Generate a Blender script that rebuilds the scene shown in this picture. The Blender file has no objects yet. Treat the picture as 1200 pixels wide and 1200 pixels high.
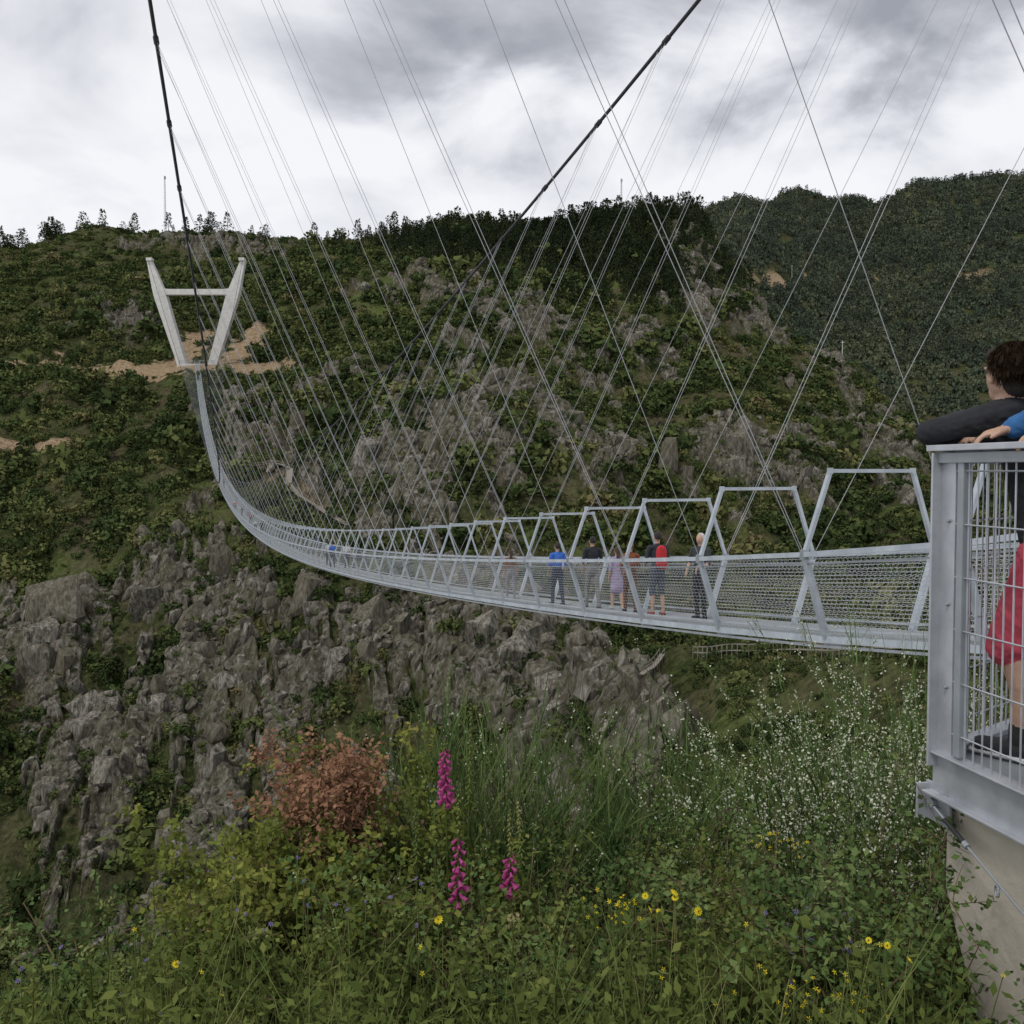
import bpy, bmesh, math, time
import numpy as np
from mathutils import Vector, Matrix
T0=time.time()
rng=np.random.default_rng(7)
scene=bpy.context.scene
F=1150.0; PT=math.atan(48/1150.0)
SP,CP=math.sin(PT),math.cos(PT)
def sl(v):
    e=(600-v)/F
    return (-SP+e*CP)/(CP+e*SP)
def az(u,v=552):
    e=(600-v)/F
    return ((u-600)/F)/(CP+e*SP)
# ---------------- camera
cam=bpy.data.cameras.new('camera'); co=bpy.data.objects.new('camera',cam); scene.collection.objects.link(co)
cam.sensor_width=36; cam.lens=36*F/1200; cam.clip_start=.05; cam.clip_end=9000
co.rotation_euler=(math.pi/2-PT,0,0); scene.camera=co
scene.view_settings.view_transform='Standard'; scene.view_settings.look='None'; scene.view_settings.exposure=0
# ---------------- node helpers
class NT:
    def __init__(s,nt): s.t=nt; s.n=nt.nodes; s.l=nt.links
    def add(s,ty,**k):
        n=s.n.new(ty)
        for a,b in k.items():
            setattr(n,a,b)
        return n
    def lk(s,a,b): s.l.new(a,b)
    def math(s,op,a,b=None,c=None,clamp=False):
        n=s.n.new('ShaderNodeMath'); n.operation=op; n.use_clamp=clamp
        for i,x in enumerate([a,b,c]):
            if x is None: continue
            if isinstance(x,(int,float)): n.inputs[i].default_value=x
            else: s.l.new(x,n.inputs[i])
        return n.outputs[0]
    def ramp(s,fac,stops,interp='LINEAR'):
        n=s.n.new('ShaderNodeValToRGB'); n.color_ramp.interpolation=interp
        e=n.color_ramp.elements
        while len(e)>1: e.remove(e[0])
        e[0].position=stops[0][0]; e[0].color=(*stops[0][1],1)
        for p,c in stops[1:]:
            x=e.new(p); x.color=(*c,1)
        s.l.new(fac,n.inputs[0]); return n.outputs[0]
    def noise(s,vec,scale,detail=6,rough=.6,dist=0):
        n=s.n.new('ShaderNodeTexNoise'); n.inputs['Scale'].default_value=scale; n.inputs['Detail'].default_value=detail
        n.inputs['Roughness'].default_value=rough; n.inputs['Distortion'].default_value=dist
        if vec is not None: s.l.new(vec,n.inputs['Vector'])
        return n.outputs[0]
    def mix(s,f,a,b,mode='MIX'):
        n=s.n.new('ShaderNodeMix'); n.data_type='RGBA'; n.blend_type=mode
        for i,x in ((0,f),(6,a),(7,b)):
            if isinstance(x,(int,float)): n.inputs[i].default_value=x
            elif isinstance(x,tuple): n.inputs[i].default_value=(*x,1) if len(x)==3 else x
            else: s.l.new(x,n.inputs[i])
        return n.outputs[2]
def newmat(name):
    m=bpy.data.materials.new(name); m.use_nodes=True
    m.node_tree.nodes.clear(); t=NT(m.node_tree)
    out=t.add('ShaderNodeOutputMaterial')
    return m,t,out
def simple(name,c1,c2=None,scale=8,rough=.7,metal=0,bump=.1,detail=4,bscale=None):
    m,t,out=newmat(name)
    p=t.add('ShaderNodeBsdfPrincipled'); p.inputs['Roughness'].default_value=rough; p.inputs['Metallic'].default_value=metal
    tc=t.add('ShaderNodeTexCoord')
    nz=t.noise(tc.outputs['Object'],scale,detail)
    if c2 is None: c2=tuple(x*.8 for x in c1)
    col=t.ramp(nz,[(.3,c2),(.7,c1)])
    t.lk(col,p.inputs['Base Color'])
    if bump:
        b=t.add('ShaderNodeBump'); b.inputs['Strength'].default_value=bump; b.inputs['Distance'].default_value=.02
        t.lk(t.noise(tc.outputs['Object'],bscale or scale*4,detail),b.inputs['Height']); t.lk(b.outputs[0],p.inputs['Normal'])
    t.lk(p.outputs[0],out.inputs[0]); return m
def foliage(name,stops,nscale=1.0,trans=.3,nw=.5):
    m,t,out=newmat(name)
    oi=t.add('ShaderNodeObjectInfo'); ge=t.add('ShaderNodeNewGeometry')
    nz=t.noise(ge.outputs['Position'],nscale,1)
    nz2=t.math('MULTIPLY_ADD',nz,2.0,-.5,clamp=True)
    f=t.math('ADD',t.math('MULTIPLY',oi.outputs['Random'],1-nw),t.math('MULTIPLY',nz2,nw))
    col=t.ramp(f,stops)
    d=t.add('ShaderNodeBsdfDiffuse'); t.lk(col,d.inputs[0])
    if trans<=0:
        t.lk(d.outputs[0],out.inputs[0]); return m
    tr=t.add('ShaderNodeBsdfTranslucent'); mx=t.add('ShaderNodeMixShader')
    t.lk(col,tr.inputs[0]); mx.inputs[0].default_value=trans
    t.lk(d.outputs[0],mx.inputs[1]); t.lk(tr.outputs[0],mx.inputs[2]); t.lk(mx.outputs[0],out.inputs[0])
    return m
# ---------------- world
w=bpy.data.worlds.new('World'); scene.world=w; w.use_nodes=True; w.node_tree.nodes.clear(); t=NT(w.node_tree)
SUN_EL=math.radians(58); SUN_AZ=math.radians(215)
out=t.add('ShaderNodeOutputWorld'); bg=t.add('ShaderNodeBackground'); bg.inputs[1].default_value=.12
sky=t.add('ShaderNodeTexSky'); sky.sky_type='NISHITA'; sky.sun_disc=False; sky.sun_elevation=SUN_EL; sky.sun_rotation=SUN_AZ
tc=t.add('ShaderNodeTexCoord'); sep=t.add('ShaderNodeSeparateXYZ'); t.lk(tc.outputs['Generated'],sep.inputs[0])
zz=t.math('ADD',t.math('MAXIMUM',sep.outputs[2],0.0),.30)
cx=t.math('DIVIDE',sep.outputs[0],zz); cy=t.math('DIVIDE',sep.outputs[1],zz)
cmb=t.add('ShaderNodeCombineXYZ'); t.lk(cx,cmb.inputs[0]); t.lk(cy,cmb.inputs[1])
n1=t.noise(cmb.outputs[0],2.9,7,.52,.3)
n2=t.noise(cmb.outputs[0],.9,2,.5)
mr=t.add('ShaderNodeMapRange',interpolation_type='SMOOTHSTEP'); t.lk(t.math('ADD',sep.outputs[2],t.math('MULTIPLY_ADD',n1,.34,-.17)),mr.inputs[0]); mr.inputs[1].default_value=.28; mr.inputs[2].default_value=.42
mx_=t.add('ShaderNodeMapRange',interpolation_type='SMOOTHSTEP'); t.lk(sep.outputs[0],mx_.inputs[0]); mx_.inputs[1].default_value=-.30; mx_.inputs[2].default_value=-.08
bank=t.math('MULTIPLY',mr.outputs[0],mx_.outputs[0])
dens=t.math('ADD',t.math('ADD',t.math('MULTIPLY',n1,1.3),t.math('MULTIPLY_ADD',n2,.35,-.32)),t.math('MULTIPLY',bank,.34))
ccol=t.ramp(dens,[(.44,(.86,.87,.90)),(.58,(.76,.775,.81)),(.70,(.64,.655,.70)),(.82,(.49,.505,.55)),(1.0,(.32,.335,.38))])
vm=t.add('ShaderNodeVectorMath',operation='SCALE'); t.lk(ccol,vm.inputs[0]); vm.inputs['Scale'].default_value=9.1
fc=t.mix(.96,sky.outputs[0],vm.outputs[0]); t.lk(fc,bg.inputs[0]); t.lk(bg.outputs[0],out.inputs[0])
sd=bpy.data.lights.new('sun','SUN'); sd.energy=1.5; sd.angle=math.radians(12); sd.color=(1,.96,.9)
so=bpy.data.objects.new('sun',sd); scene.collection.objects.link(so)
sdir=Vector((math.sin(SUN_AZ)*math.cos(SUN_EL),math.cos(SUN_AZ)*math.cos(SUN_EL),math.sin(SUN_EL)))
so.rotation_euler=sdir.to_track_quat('Z','Y').to_euler()
# ---------------- numpy noise
perm=rng.permutation(256).astype(np.int32); perm=np.concatenate([perm,perm,perm])
ang=rng.uniform(0,2*np.pi,256); NGX,NGY=np.cos(ang).astype(np.float32),np.sin(ang).astype(np.float32)
def pn(x,y,seed=0):
    x=np.asarray(x,dtype=np.float64)+seed*17.3; y=np.asarray(y,dtype=np.float64)+seed*9.7
    xi=np.floor(x).astype(np.int64); yi=np.floor(y).astype(np.int64); xf=(x-xi).astype(np.float32); yf=(y-yi).astype(np.float32)
    u=xf*xf*xf*(xf*(xf*6-15)+10); v=yf*yf*yf*(yf*(yf*6-15)+10)
    def g(a,b,dx,dy):
        h=perm[perm[(a&255)]+(b&255)]
        return NGX[h]*dx+NGY[h]*dy
    a=g(xi,yi,xf,yf); b=g(xi+1,yi,xf-1,yf); c=g(xi,yi+1,xf,yf-1); d=g(xi+1,yi+1,xf-1,yf-1)
    return (a+u*(b-a))+v*((c+u*(d-c))-(a+u*(b-a)))
def fbm(x,y,o=4,seed=0,g=.5):
    s=0;a=1;f=1
    for i in range(o):
        s=s+a*pn(x*f,y*f,seed+i); a*=g; f*=2.03
    return s
def ridged(x,y,o=4,seed=0,g=.5):
    s=0;a=1;f=1
    for i in range(o):
        s=s+a*(1-2*np.abs(pn(x*f,y*f,seed+i))*1.4); a*=g; f*=2.1
    return s/2
def ss(x,a,b):
    t_=np.clip((x-a)/(b-a),0,1); return t_*t_*(3-2*t_)
# ---------------- terrain
def V(Y,v): return (Y,sl(v)*Y)
nb=[(.3,-1.6),(2,-1.66),(3,-1.9),(5,-3.1),(8,-5.6),(15,-11)]
cols={
-500:nb+[(60,-40),(150,-95),V(200,1150),V(280,880),V(360,690),V(440,560),V(520,450),V(640,370),V(800,300),(1000,150),(2600,200)],
-150:nb+[(60,-40),(150,-92),V(197,1150),V(270,890),V(350,695),V(430,550),V(510,445),V(630,355),V(790,290),(1000,150),(2600,200)],
0:nb+[(60,-40),(150,-90),V(195,1150),V(265,900),V(345,700),V(425,548),V(470,484),V(500,446),V(522,434),V(620,352),V(760,290),(900,170),(1500,120),(2600,150)],
130:nb+[(60,-40),(150,-88),V(195,1150),V(262,900),V(340,700),V(410,560),V(470,484),V(505,450),V(535,435),V(620,350),V(780,270),(900,170),(1500,120),(2600,150)],
230:nb+[(60,-40),(145,-85),V(190,1150),V(255,900),V(330,700),V(395,570),V(465,484),(498,49),(512,55.3),(538,57),V(575,400),V(640,345),V(790,274),(900,170),(1500,120),(2600,150)],
330:nb+[(60,-40),(140,-82),V(182,1150),V(245,900),V(310,720),V(370,600),V(450,490),V(520,425),V(600,355),V(770,280),(900,170),(1500,120),(2600,150)],
450:nb+[(60,-38),(130,-76),V(165,1120),V(225,920),V(290,740),V(350,600),V(430,480),V(520,385),V(600,325),V(740,280),(900,150),(1500,120),(2600,150)],
600:nb+[(60,-36),(120,-72),V(165,1060),V(205,920),V(265,740),V(340,600),V(430,470),V(530,370),V(620,312),V(730,276),(900,150),(1500,160),(2600,150)],
700:nb+[(60,-34),(105,-60),V(145,1000),V(160,920),V(174,850),V(186,792),(225,-66),V(290,740),V(350,600),V(440,480),V(560,355),V(700,264),(820,140),(1500,220),(2600,200)],
800:nb+[(60,-29),V(95,1020),V(138,890),V(160,815),V(172,770),(230,-64),V(295,735),V(360,600),V(450,480),V(560,350),V(700,256),(820,140),V(1500,268),(2600,200)],
860:nb+[(60,-26),V(90,980),V(130,860),V(152,795),V(166,764),(225,-62),V(290,730),V(370,600),V(460,480),V(560,385),V(660,318),(760,110),V(1500,238),(2600,200)],
930:nb+[(60,-24),V(90,930),V(125,840),V(145,790),V(158,764),(220,-60),V(298,722),V(390,600),V(475,490),V(550,405),(650,40),(880,60),V(1200,315),V(1650,222),(2600,300)],
1000:nb+[(60,-22),V(88,910),V(122,820),V(152,764),(220,-60),V(300,720),V(400,600),V(490,500),V(550,440),(650,10),(900,60),V(1200,330),V(1750,233),(2600,300)],
1060:nb+[(60,-20),V(85,890),V(120,800),V(145,768),(220,-58),V(300,715),V(420,580),V(520,505),(640,-10),(850,20),V(1050,410),V(1250,320),V(1500,215),(2600,300)],
1200:nb+[(60,-18),V(80,900),V(115,800),V(140,775),(220,-50),V(300,705),V(450,615),(600,-60),V(850,560),V(1050,390),V(1200,310),V(1550,200),(2600,300)],
1700:nb+[(60,-18),V(80,900),V(115,820),V(140,780),(220,-50),V(300,705),V(450,640),(600,-60),V(850,570),V(1050,390),V(1200,310),V(1550,190),(2600,300)],
}
Yg=np.concatenate([np.geomspace(.3,12,70,endpoint=False),np.geomspace(12,60,70,endpoint=False),np.linspace(60,185,190,endpoint=False),np.linspace(185,800,860,endpoint=False),np.linspace(800,1850,210,endpoint=False),np.linspace(1850,2600,12)])
NA=1150; Ag=np.linspace(-.72,.72,NA)
ck=sorted(cols); ca=np.array([(u-600)/F for u in ck])
Zc=np.array([np.interp(Yg,[p[0] for p in cols[u]],[p[1] for p in cols[u]]) for u in ck])
A2,Y2=np.meshgrid(Ag,Yg)
X2=A2*Y2
warp=.018*fbm(X2/70,Y2/90,3,30)*ss(Y2,60,160)
Aw=np.clip(A2+warp,ca[0],ca[-1]-1e-4)
ii=np.clip(np.searchsorted(ca,Aw)-1,0,len(ca)-2); ff=(Aw-ca[ii])/(ca[ii+1]-ca[ii]); ff=ff*ff*(3-2*ff)*.5+ff*.5
rows=np.arange(len(Yg))[:,None]*np.ones_like(ii)
Z=Zc[ii,rows]*(1-ff)+Zc[ii+1,rows]*ff
def smoothY(Z,k):
    ker=np.hanning(k+2)[1:-1]; ker/=ker.sum(); p=k//2
    Zp=np.pad(Z,((p,p),(0,0)),'edge'); o=np.zeros_like(Z)
    for i,kk in enumerate(ker): o+=kk*Zp[i:i+Z.shape[0]]
    return o
Z=smoothY(Z,13)
fl=1-np.exp(-(((X2+165)/30)**2+((Y2-525)/26)**2)**1.5)
road=1-.85*np.exp(-((Y2-512-8*np.sin(X2/60))/16)**2)*ss(-X2,60,130)
def proj(x,y,z):
    d=y*CP-z*SP
    return 600+F*x/d, 600-F*(y*SP+z*CP)/d
amp=ss(Y2,70,240)*fl*road
Z=Z+amp*(9*fbm(X2/95+Y2/300,Y2/110,3,1)+ss(Y2,800,1100)*14*fbm(X2/160,Y2/200,3,5))
gul=ridged(X2/42+.35*Y2/42,Y2/120+.2*X2/60,3,8)
Z=Z+amp*(1-ss(Y2,760,900))*(9.0-5*ss(Y2,450,700))*gul
# broad rock ribs running down the slope
under=1-ss(Y2,340,400)*np.exp(-((X2+.34*Y2-10)/34)**2)
rib=ridged(X2/88-.45*Y2/88,Y2/260,2,91)
Z=Z+amp*under*ss(Y2,220,300)*(1-ss(Y2,600,720))*9*(rib-.3)
Z=Z+ss(Y2,25,90)*(1-ss(Y2,200,240))*(3.4*fbm(X2/22,Y2/30,4,12))
Z=Z+.12*fbm(X2/1.2,Y2/1.2,3,14)*ss(Y2,1,5)
PU,PV=proj(X2,Y2,Z)
blobs=[(235,690,60,70,1),(270,820,50,110,1.1),(150,640,70,30,.3),(440,800,120,110,1.1),(350,760,60,60,.8),(550,780,80,90,1.1),(550,510,70,85,1.1),(600,378,55,36,1.1),(480,335,55,20,1),
(650,500,35,60,1),(470,570,60,60,.85),(810,300,35,55,1.1),(880,375,50,30,1.1),(850,545,85,42,1.1),(930,560,65,42,1),(980,440,60,42,.8),(290,500,65,35,1),(140,375,50,22,.85),(670,930,60,90,1.1),(640,800,60,60,.8),
(60,900,140,170,.6),(200,1000,190,190,.7),(330,560,60,30,.6),(710,560,60,60,.5),(740,420,55,45,.6),(400,480,60,60,.4),(60,760,90,60,.35),(240,290,90,16,.7),(1040,540,50,40,.8),(740,870,50,60,.9),(450,1000,200,60,.8),(700,660,60,40,.4)]
D=np.full_like(Z,.10)
for (u,v,ru,rv,wt) in blobs: D+=wt*np.exp(-((PU-u)/ru)**2-((PV-v)/rv)**2)
D=np.minimum(D,1.0)*ss(Y2,90,140)*(1-ss(Y2,780,900))*fl*road
D*=1-.65*ss(PU,790,840)*(1-ss(Y2,200,240))
rn=.8*fbm(X2/20+Z/34,Z/34-X2/60,3,21)+.8*fbm(X2/5.5+Z/11,Z/13,4,26,.6)+.35*ridged(X2/8+Z/14,Z/17,3,25)-.12
rn+=.55*np.maximum(gul,-.3)+.25*(rib-.3)-.15
rock=ss(rn+D*.78,.62,.78)*ss(D,.12,.35)
rdisp=ridged(X2/9+Z/13,Y2/14,4,33,.5)
rd2=ridged(X2/26+Z/36,Y2/34,3,37)
Dsm=ss(D,.3,.8)*ss(Y2,60,150)
Z=Z+rock*(1.4+2.2*rdisp)*ss(Y2,60,150)+Dsm*(8.5*np.maximum(rd2,-.2))
Z=Z+amp*.7*fbm(X2/4,Y2/4,3,40)*(1-ss(Y2,800,1000))
step=np.gradient(Z,axis=0)/np.gradient(Yg)[:,None]
steep=ss(np.abs(step),1.6,2.5)*ss(Y2,120,180)*(1-ss(Y2,780,900))
rock=np.maximum(rock,.8*steep*fl)
PU,PV=proj(X2,Y2,Z)
def Hq(x,y):
    x=np.asarray(x,float); y=np.asarray(y,float); a=np.clip(x/np.maximum(y,.3),Ag[0],Ag[-1])
    fi=(a-Ag[0])/(Ag[1]-Ag[0]); i0=np.clip(fi.astype(int),0,NA-2); fx=fi-i0
    j=np.clip(np.searchsorted(Yg,y)-1,0,len(Yg)-2); fy=np.clip((y-Yg[j])/(Yg[j+1]-Yg[j]),0,1)
    return (Z[j,i0]*(1-fx)+Z[j,i0+1]*fx)*(1-fy)+(Z[j+1,i0]*(1-fx)+Z[j+1,i0+1]*fx)*fy
def onground(u,v,ymin=60,ymax=1800):
    a=az(u,v); s=sl(v); ys=np.arange(ymin,ymax,.5); h=Hq(a*ys,ys)
    k=np.where(h>=s*ys)[0]; y=ys[k[0]] if len(k) else ymax
    return np.array([a*y,y,float(Hq(a*y,y))])
dirt=np.zeros_like(Z)
def seg_mask(pts,wd,zf=1.0):
    m=np.zeros_like(Z)
    for p,q in zip(pts[:-1],pts[1:]):
        p=np.array(p);q=np.array(q); d=q-p; L=(d**2).sum()
        tt=np.clip(((X2-p[0])*d[0]+(Y2-p[1])*d[1])/L,0,1)
        dd=np.hypot(X2-p[0]-tt*d[0],Y2-p[1]-tt*d[1]); m=np.maximum(m,1-ss(dd,np.maximum(wd,1)*.6,np.maximum(wd,1)*1.3))
    return m
nd=fbm(X2/6,Y2/6,3,50)
nd2=fbm(X2/14,Y2/14,3,53)
track=[(-300,514),(-240,520),(-200,520),(-175,514),(-150,514),(-118,507)]
dirt=np.maximum(dirt,seg_mask(track,np.maximum(10+10*nd2+8*nd,6)))
dirt=np.maximum(dirt,seg_mask([(-183,530),(-180,572)],10+16*nd)*.9)
dirt=np.maximum(dirt,seg_mask([(-152,530),(-148,562)],11+16*nd)*.9)
dirt=np.maximum(dirt,seg_mask([(-188,505),(-140,503)],7+12*nd)*.8)
tp=[onground(u,v,200)[:2] for u,v in [(-60,520),(10,522),(50,523),(80,516),(75,526)]]
dirt=np.maximum(dirt,seg_mask(tp,3.5+3*nd)*.9)
tp=[onground(u,v,200)[:2] for u,v in [(270,552),(330,556),(345,575),(380,600)]]
dirt=np.maximum(dirt,seg_mask(tp,3.0+4*nd)*.4)
dirt=np.maximum(dirt,ss(fbm(X2/40,Y2/60,3,60),-.1,.2)*.75*ss(Y2,900,1000)*np.exp(-((PV-328)/14)**2))
rock=rock*(1-dirt)
spur=ss(PU,700,780)*ss(PV,735,770)*(1-ss(Y2,180,200))*ss(Y2,60,80)
grass=ss(fbm(X2/30,Y2/36,3,70)+.6*spur*fbm(X2/14,Y2/18,3,73)+.15*spur,.05,.35)*(1-ss(Y2,700,850))
def np_mesh(name,verts,quads,smooth=True):
    me=bpy.data.meshes.new(name); n=len(verts); m=len(quads); k=quads.shape[1]
    me.vertices.add(n); me.vertices.foreach_set('co',np.ascontiguousarray(verts,dtype=np.float32).ravel())
    me.loops.add(m*k); me.loops.foreach_set('vertex_index',np.ascontiguousarray(quads,dtype=np.int32).ravel())
    me.polygons.add(m); me.polygons.foreach_set('loop_start',np.arange(0,m*k,k,dtype=np.int32))
    me.update(calc_edges=True)
    me.polygons.foreach_set('use_smooth',np.full(m,smooth))
    return me
def mkobj(name,me,mats=(),parent=None,coll=None):
    o=bpy.data.objects.new(name,me)
    for m in mats: me.materials.append(m)
    (coll or scene.collection).objects.link(o)
    if parent: o.parent=parent
    return o
NY=len(Yg)
idx=np.arange(NY*NA).reshape(NY,NA)
q=np.stack([idx[:-1,:-1],idx[:-1,1:],idx[1:,1:],idx[1:,:-1]],-1).reshape(-1,4)
verts=np.stack([X2,Y2,Z],-1).reshape(-1,3)
me=np_mesh('terrain',verts,q)
for nm,arr in (('rock',rock),('dirt',dirt),('grass',grass)):
    at=me.attributes.new(nm,'FLOAT','POINT'); at.data.foreach_set('value',arr.astype(np.float32).ravel())
m,t,out=newmat('hillside_ground')
p=t.add('ShaderNodeBsdfDiffuse')
ge=t.add('ShaderNodeNewGeometry'); P=ge.outputs['Position']
def att(n):
    a=t.add('ShaderNodeAttribute'); a.attribute_name=n; return a.outputs['Fac']
mp=t.add('ShaderNodeMapping'); t.lk(P,mp.inputs[0]); mp.inputs['Rotation'].default_value=(.35,.45,.3); mp.inputs['Scale'].default_value=(1,1,.33)
nb1=t.noise(P,.06,4,.65); nb2=t.noise(P,.6,5,.7); nr=t.noise(mp.outputs[0],.55,6,.74,.6)
veg=t.ramp(nb2,[(.3,(.026,.037,.015)),(.5,(.055,.070,.026)),(.62,(.098,.105,.042)),(.75,(.135,.115,.065))])
gr=t.ramp(nb2,[(.3,(.062,.088,.027)),(.55,(.12,.152,.048)),(.7,(.165,.17,.065)),(.85,(.18,.15,.085))])
veg=t.mix(t.math('MULTIPLY',att('grass'),.8),veg,gr)
brown=t.ramp(nb2,[(.3,(.065,.050,.035)),(.7,(.165,.13,.09))])
veg=t.mix(t.math('MULTIPLY_ADD',nb1,3.0,-1.25,clamp=True),veg,brown)
rk=t.ramp(nr,[(.30,(.014,.013,.011)),(.42,(.065,.059,.048)),(.50,(.155,.142,.118)),(.60,(.28,.262,.225)),(.74,(.46,.44,.40))])
rk=t.mix(t.math('MULTIPLY_ADD',nb1,2.4,-.95,clamp=True),rk,t.mix(.6,rk,(.12,.095,.06)))
lich=t.mix(t.math('MULTIPLY_ADD',nb2,3,-1.2,clamp=True),rk,(.08,.084,.042))
rf=t.math('ADD',att('rock'),t.math('MULTIPLY_ADD',nb2,.9,-.45),clamp=True)
rf=t.math('MULTIPLY_ADD',rf,2.5,-.75,clamp=True)
c=t.mix(rf,veg,lich)
dc=t.ramp(nb2,[(.3,(.20,.14,.08)),(.55,(.38,.28,.18)),(.75,(.50,.41,.30))])
c=t.mix(t.math('MULTIPLY_ADD',t.math('ADD',att('dirt'),t.math('MULTIPLY_ADD',nb2,.6,-.3)),2.5,-.7,clamp=True),c,dc)
t.lk(c,p.inputs[0])
b=t.add('ShaderNodeBump'); b.inputs['Strength'].default_value=1.0; b.inputs['Distance'].default_value=1.8
t.lk(nr,b.inputs['Height']); t.lk(b.outputs[0],p.inputs['Normal']); t.lk(p.outputs[0],out.inputs[0])
MAT_T=m
mkobj('terrain',me,[MAT_T])
bx=np.linspace(-60,60,60); by=np.linspace(-60,.3,40); BX,BY=np.meshgrid(bx,by); BZ=-1.6+.08*fbm(BX/2,BY/2,3,3)
BZ=np.where(BY>-.8,np.minimum(BZ,-1.62),BZ)
idb=np.arange(BX.size).reshape(BX.shape); qb=np.stack([idb[:-1,:-1],idb[:-1,1:],idb[1:,1:],idb[1:,:-1]],-1).reshape(-1,4)
mkobj('ground',np_mesh('ground',np.stack([BX,BY,BZ-.05],-1).reshape(-1,3),qb),[MAT_T])
print('terrain',time.time()-T0)
# ---------------- leaf helpers
def unit(v): return v/np.maximum(np.linalg.norm(v,axis=-1,keepdims=True),1e-9)
def leaves(C,N,T,L,W):
    N=unit(N); T=unit(T-N*(T*N).sum(-1,keepdims=True)); S=np.cross(N,T)
    L=np.asarray(L).reshape(-1,1); W=np.asarray(W).reshape(-1,1)
    v=np.stack([C,C+T*L*.5+S*W*.5,C+T*L,C+T*L*.5-S*W*.5],1).reshape(-1,3)
    return v,np.arange(len(v)).reshape(-1,4)
def strands(P0,D,L,W,bend,seg=4,taper=.8):
    n=len(P0); D=unit(D); tt=np.linspace(0,1,seg+1)[None,:,None]; L=np.asarray(L).reshape(-1,1,1)
    c=P0[:,None]+D[:,None]*L*tt+bend[:,None]*L*tt**2
    S=unit(np.cross(D,rng.normal(size=(n,3))))[:,None]*np.asarray(W).reshape(-1,1,1)*(1-taper*tt)
    v=np.stack([c-S,c+S],2).reshape(-1,3)
    base=(np.arange(n)*(seg+1)*2)[:,None]+np.arange(seg)[None]*2
    f=np.stack([base,base+1,base+3,base+2],-1).reshape(-1,4)
    return v,f,c
def join(parts):
    vs=[];fs=[];ms=[];o=0
    for v,f,mi in parts:
        vs.append(v);fs.append(f+o);ms.append(np.full(len(f),mi));o+=len(v)
    return np.concatenate(vs),np.concatenate(fs),np.concatenate(ms)
def obj_parts(name,parts,mats,coll=None,loc=None):
    v,f,ms=join(parts); me=np_mesh(name,v,f)
    o=mkobj(name,me,mats,coll=coll); me.polygons.foreach_set('material_index',ms.astype(np.int32))
    if loc is not None: o.location=loc
    return o
def rs(n): return unit(rng.normal(size=(n,3)))
def lobes_cloud(n,nl,ext,lr,ls,zlift=.5):
    cen=rs(nl)*np.cbrt(rng.uniform(.1,1,(nl,1)))*np.array(ext)*.75; cen[:,2]=np.abs(cen[:,2])+zlift*.3
    r=rng.uniform(*lr,nl); k=rng.integers(0,nl,n); d=rs(n); d[:,2]=d[:,2]*.9+.15
    C=cen[k]+unit(d)*r[k][:,None]*np.cbrt(rng.uniform(.35,1.1,(n,1)))
    C[:,2]=np.maximum(C[:,2],-.15)
    N=unit(d+.7*rng.normal(size=(n,3))); s=rng.uniform(*ls,n)
    return leaves(C,N,rng.normal(size=(n,3)),s,s*rng.uniform(.5,.9,n))
def trunk(p0,p1,r0,r1,n=6):
    p0=np.array(p0,float);p1=np.array(p1,float);d=unit(p1-p0); a=unit(np.cross(d,[.3,.8,.1])); b=np.cross(d,a)
    th=np.linspace(0,2*np.pi,n,endpoint=False); ring=np.cos(th)[:,None]*a+np.sin(th)[:,None]*b
    v=np.concatenate([p0+ring*r0,p1+ring*r1]); i=np.arange(n); j=(i+1)%n
    return v,np.stack([i,j,j+n,i+n],-1)
M_shrub=foliage('shrub_leaves',[(0,(.019,.030,.013)),(.22,(.037,.055,.021)),(.45,(.062,.086,.031)),(.68,(.102,.122,.042)),(.86,(.155,.15,.062)),(1,(.155,.115,.07))],.03,0,.38)
M_pine=foliage('pine_needles',[(0,(.014,.023,.013)),(.5,(.027,.040,.019)),(1,(.055,.07,.030))],.02,0)
M_far=foliage('haze_tinted_shrub_leaves',[(0,(.050,.068,.050)),(.5,(.082,.104,.066)),(1,(.14,.142,.084))],.012,0,.6)  # paler, bluer than the near shrubs: aerial haze put into the leaf colour
M_hazep=foliage('haze_tinted_pine_needles',[(0,(.042,.058,.046)),(.5,(.066,.085,.060)),(1,(.10,.115,.072))],.012,0)  # greyed needles, distance haze painted into their colour
M_bark=simple('bark',(.12,.09,.07),(.05,.04,.03),6,bump=0)
def newc(n): return bpy.data.collections.new(n)
tmpl_b,tmpl_s,tmpl_p,tmpl_r,tmpl_fb,tmpl_fp=newc('shrub_kinds'),newc('small_shrub_kinds'),newc('pine_kinds'),newc('boulder_kinds'),newc('distant_shrub_kinds'),newc('distant_pine_kinds')
for i in range(6):
    v,f=lobes_cloud(320,int(rng.integers(5,10)),(1,1,.6),(.28,.5),(.12,.27))
    obj_parts('shrub_kind',[(v,f,0)],[M_shrub],coll=tmpl_b)
for i in range(8):
    v,f=lobes_cloud(120,int(rng.integers(5,10)),(1,1,.6),(.28,.5),(.22,.44))
    obj_parts('small_shrub_kind',[(v,f,0)],[M_shrub],coll=tmpl_s)
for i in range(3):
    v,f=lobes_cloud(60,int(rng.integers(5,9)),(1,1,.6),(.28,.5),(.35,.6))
    obj_parts('distant_shrub_kind',[(v,f,0)],[M_far],coll=tmpl_fb)
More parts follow.
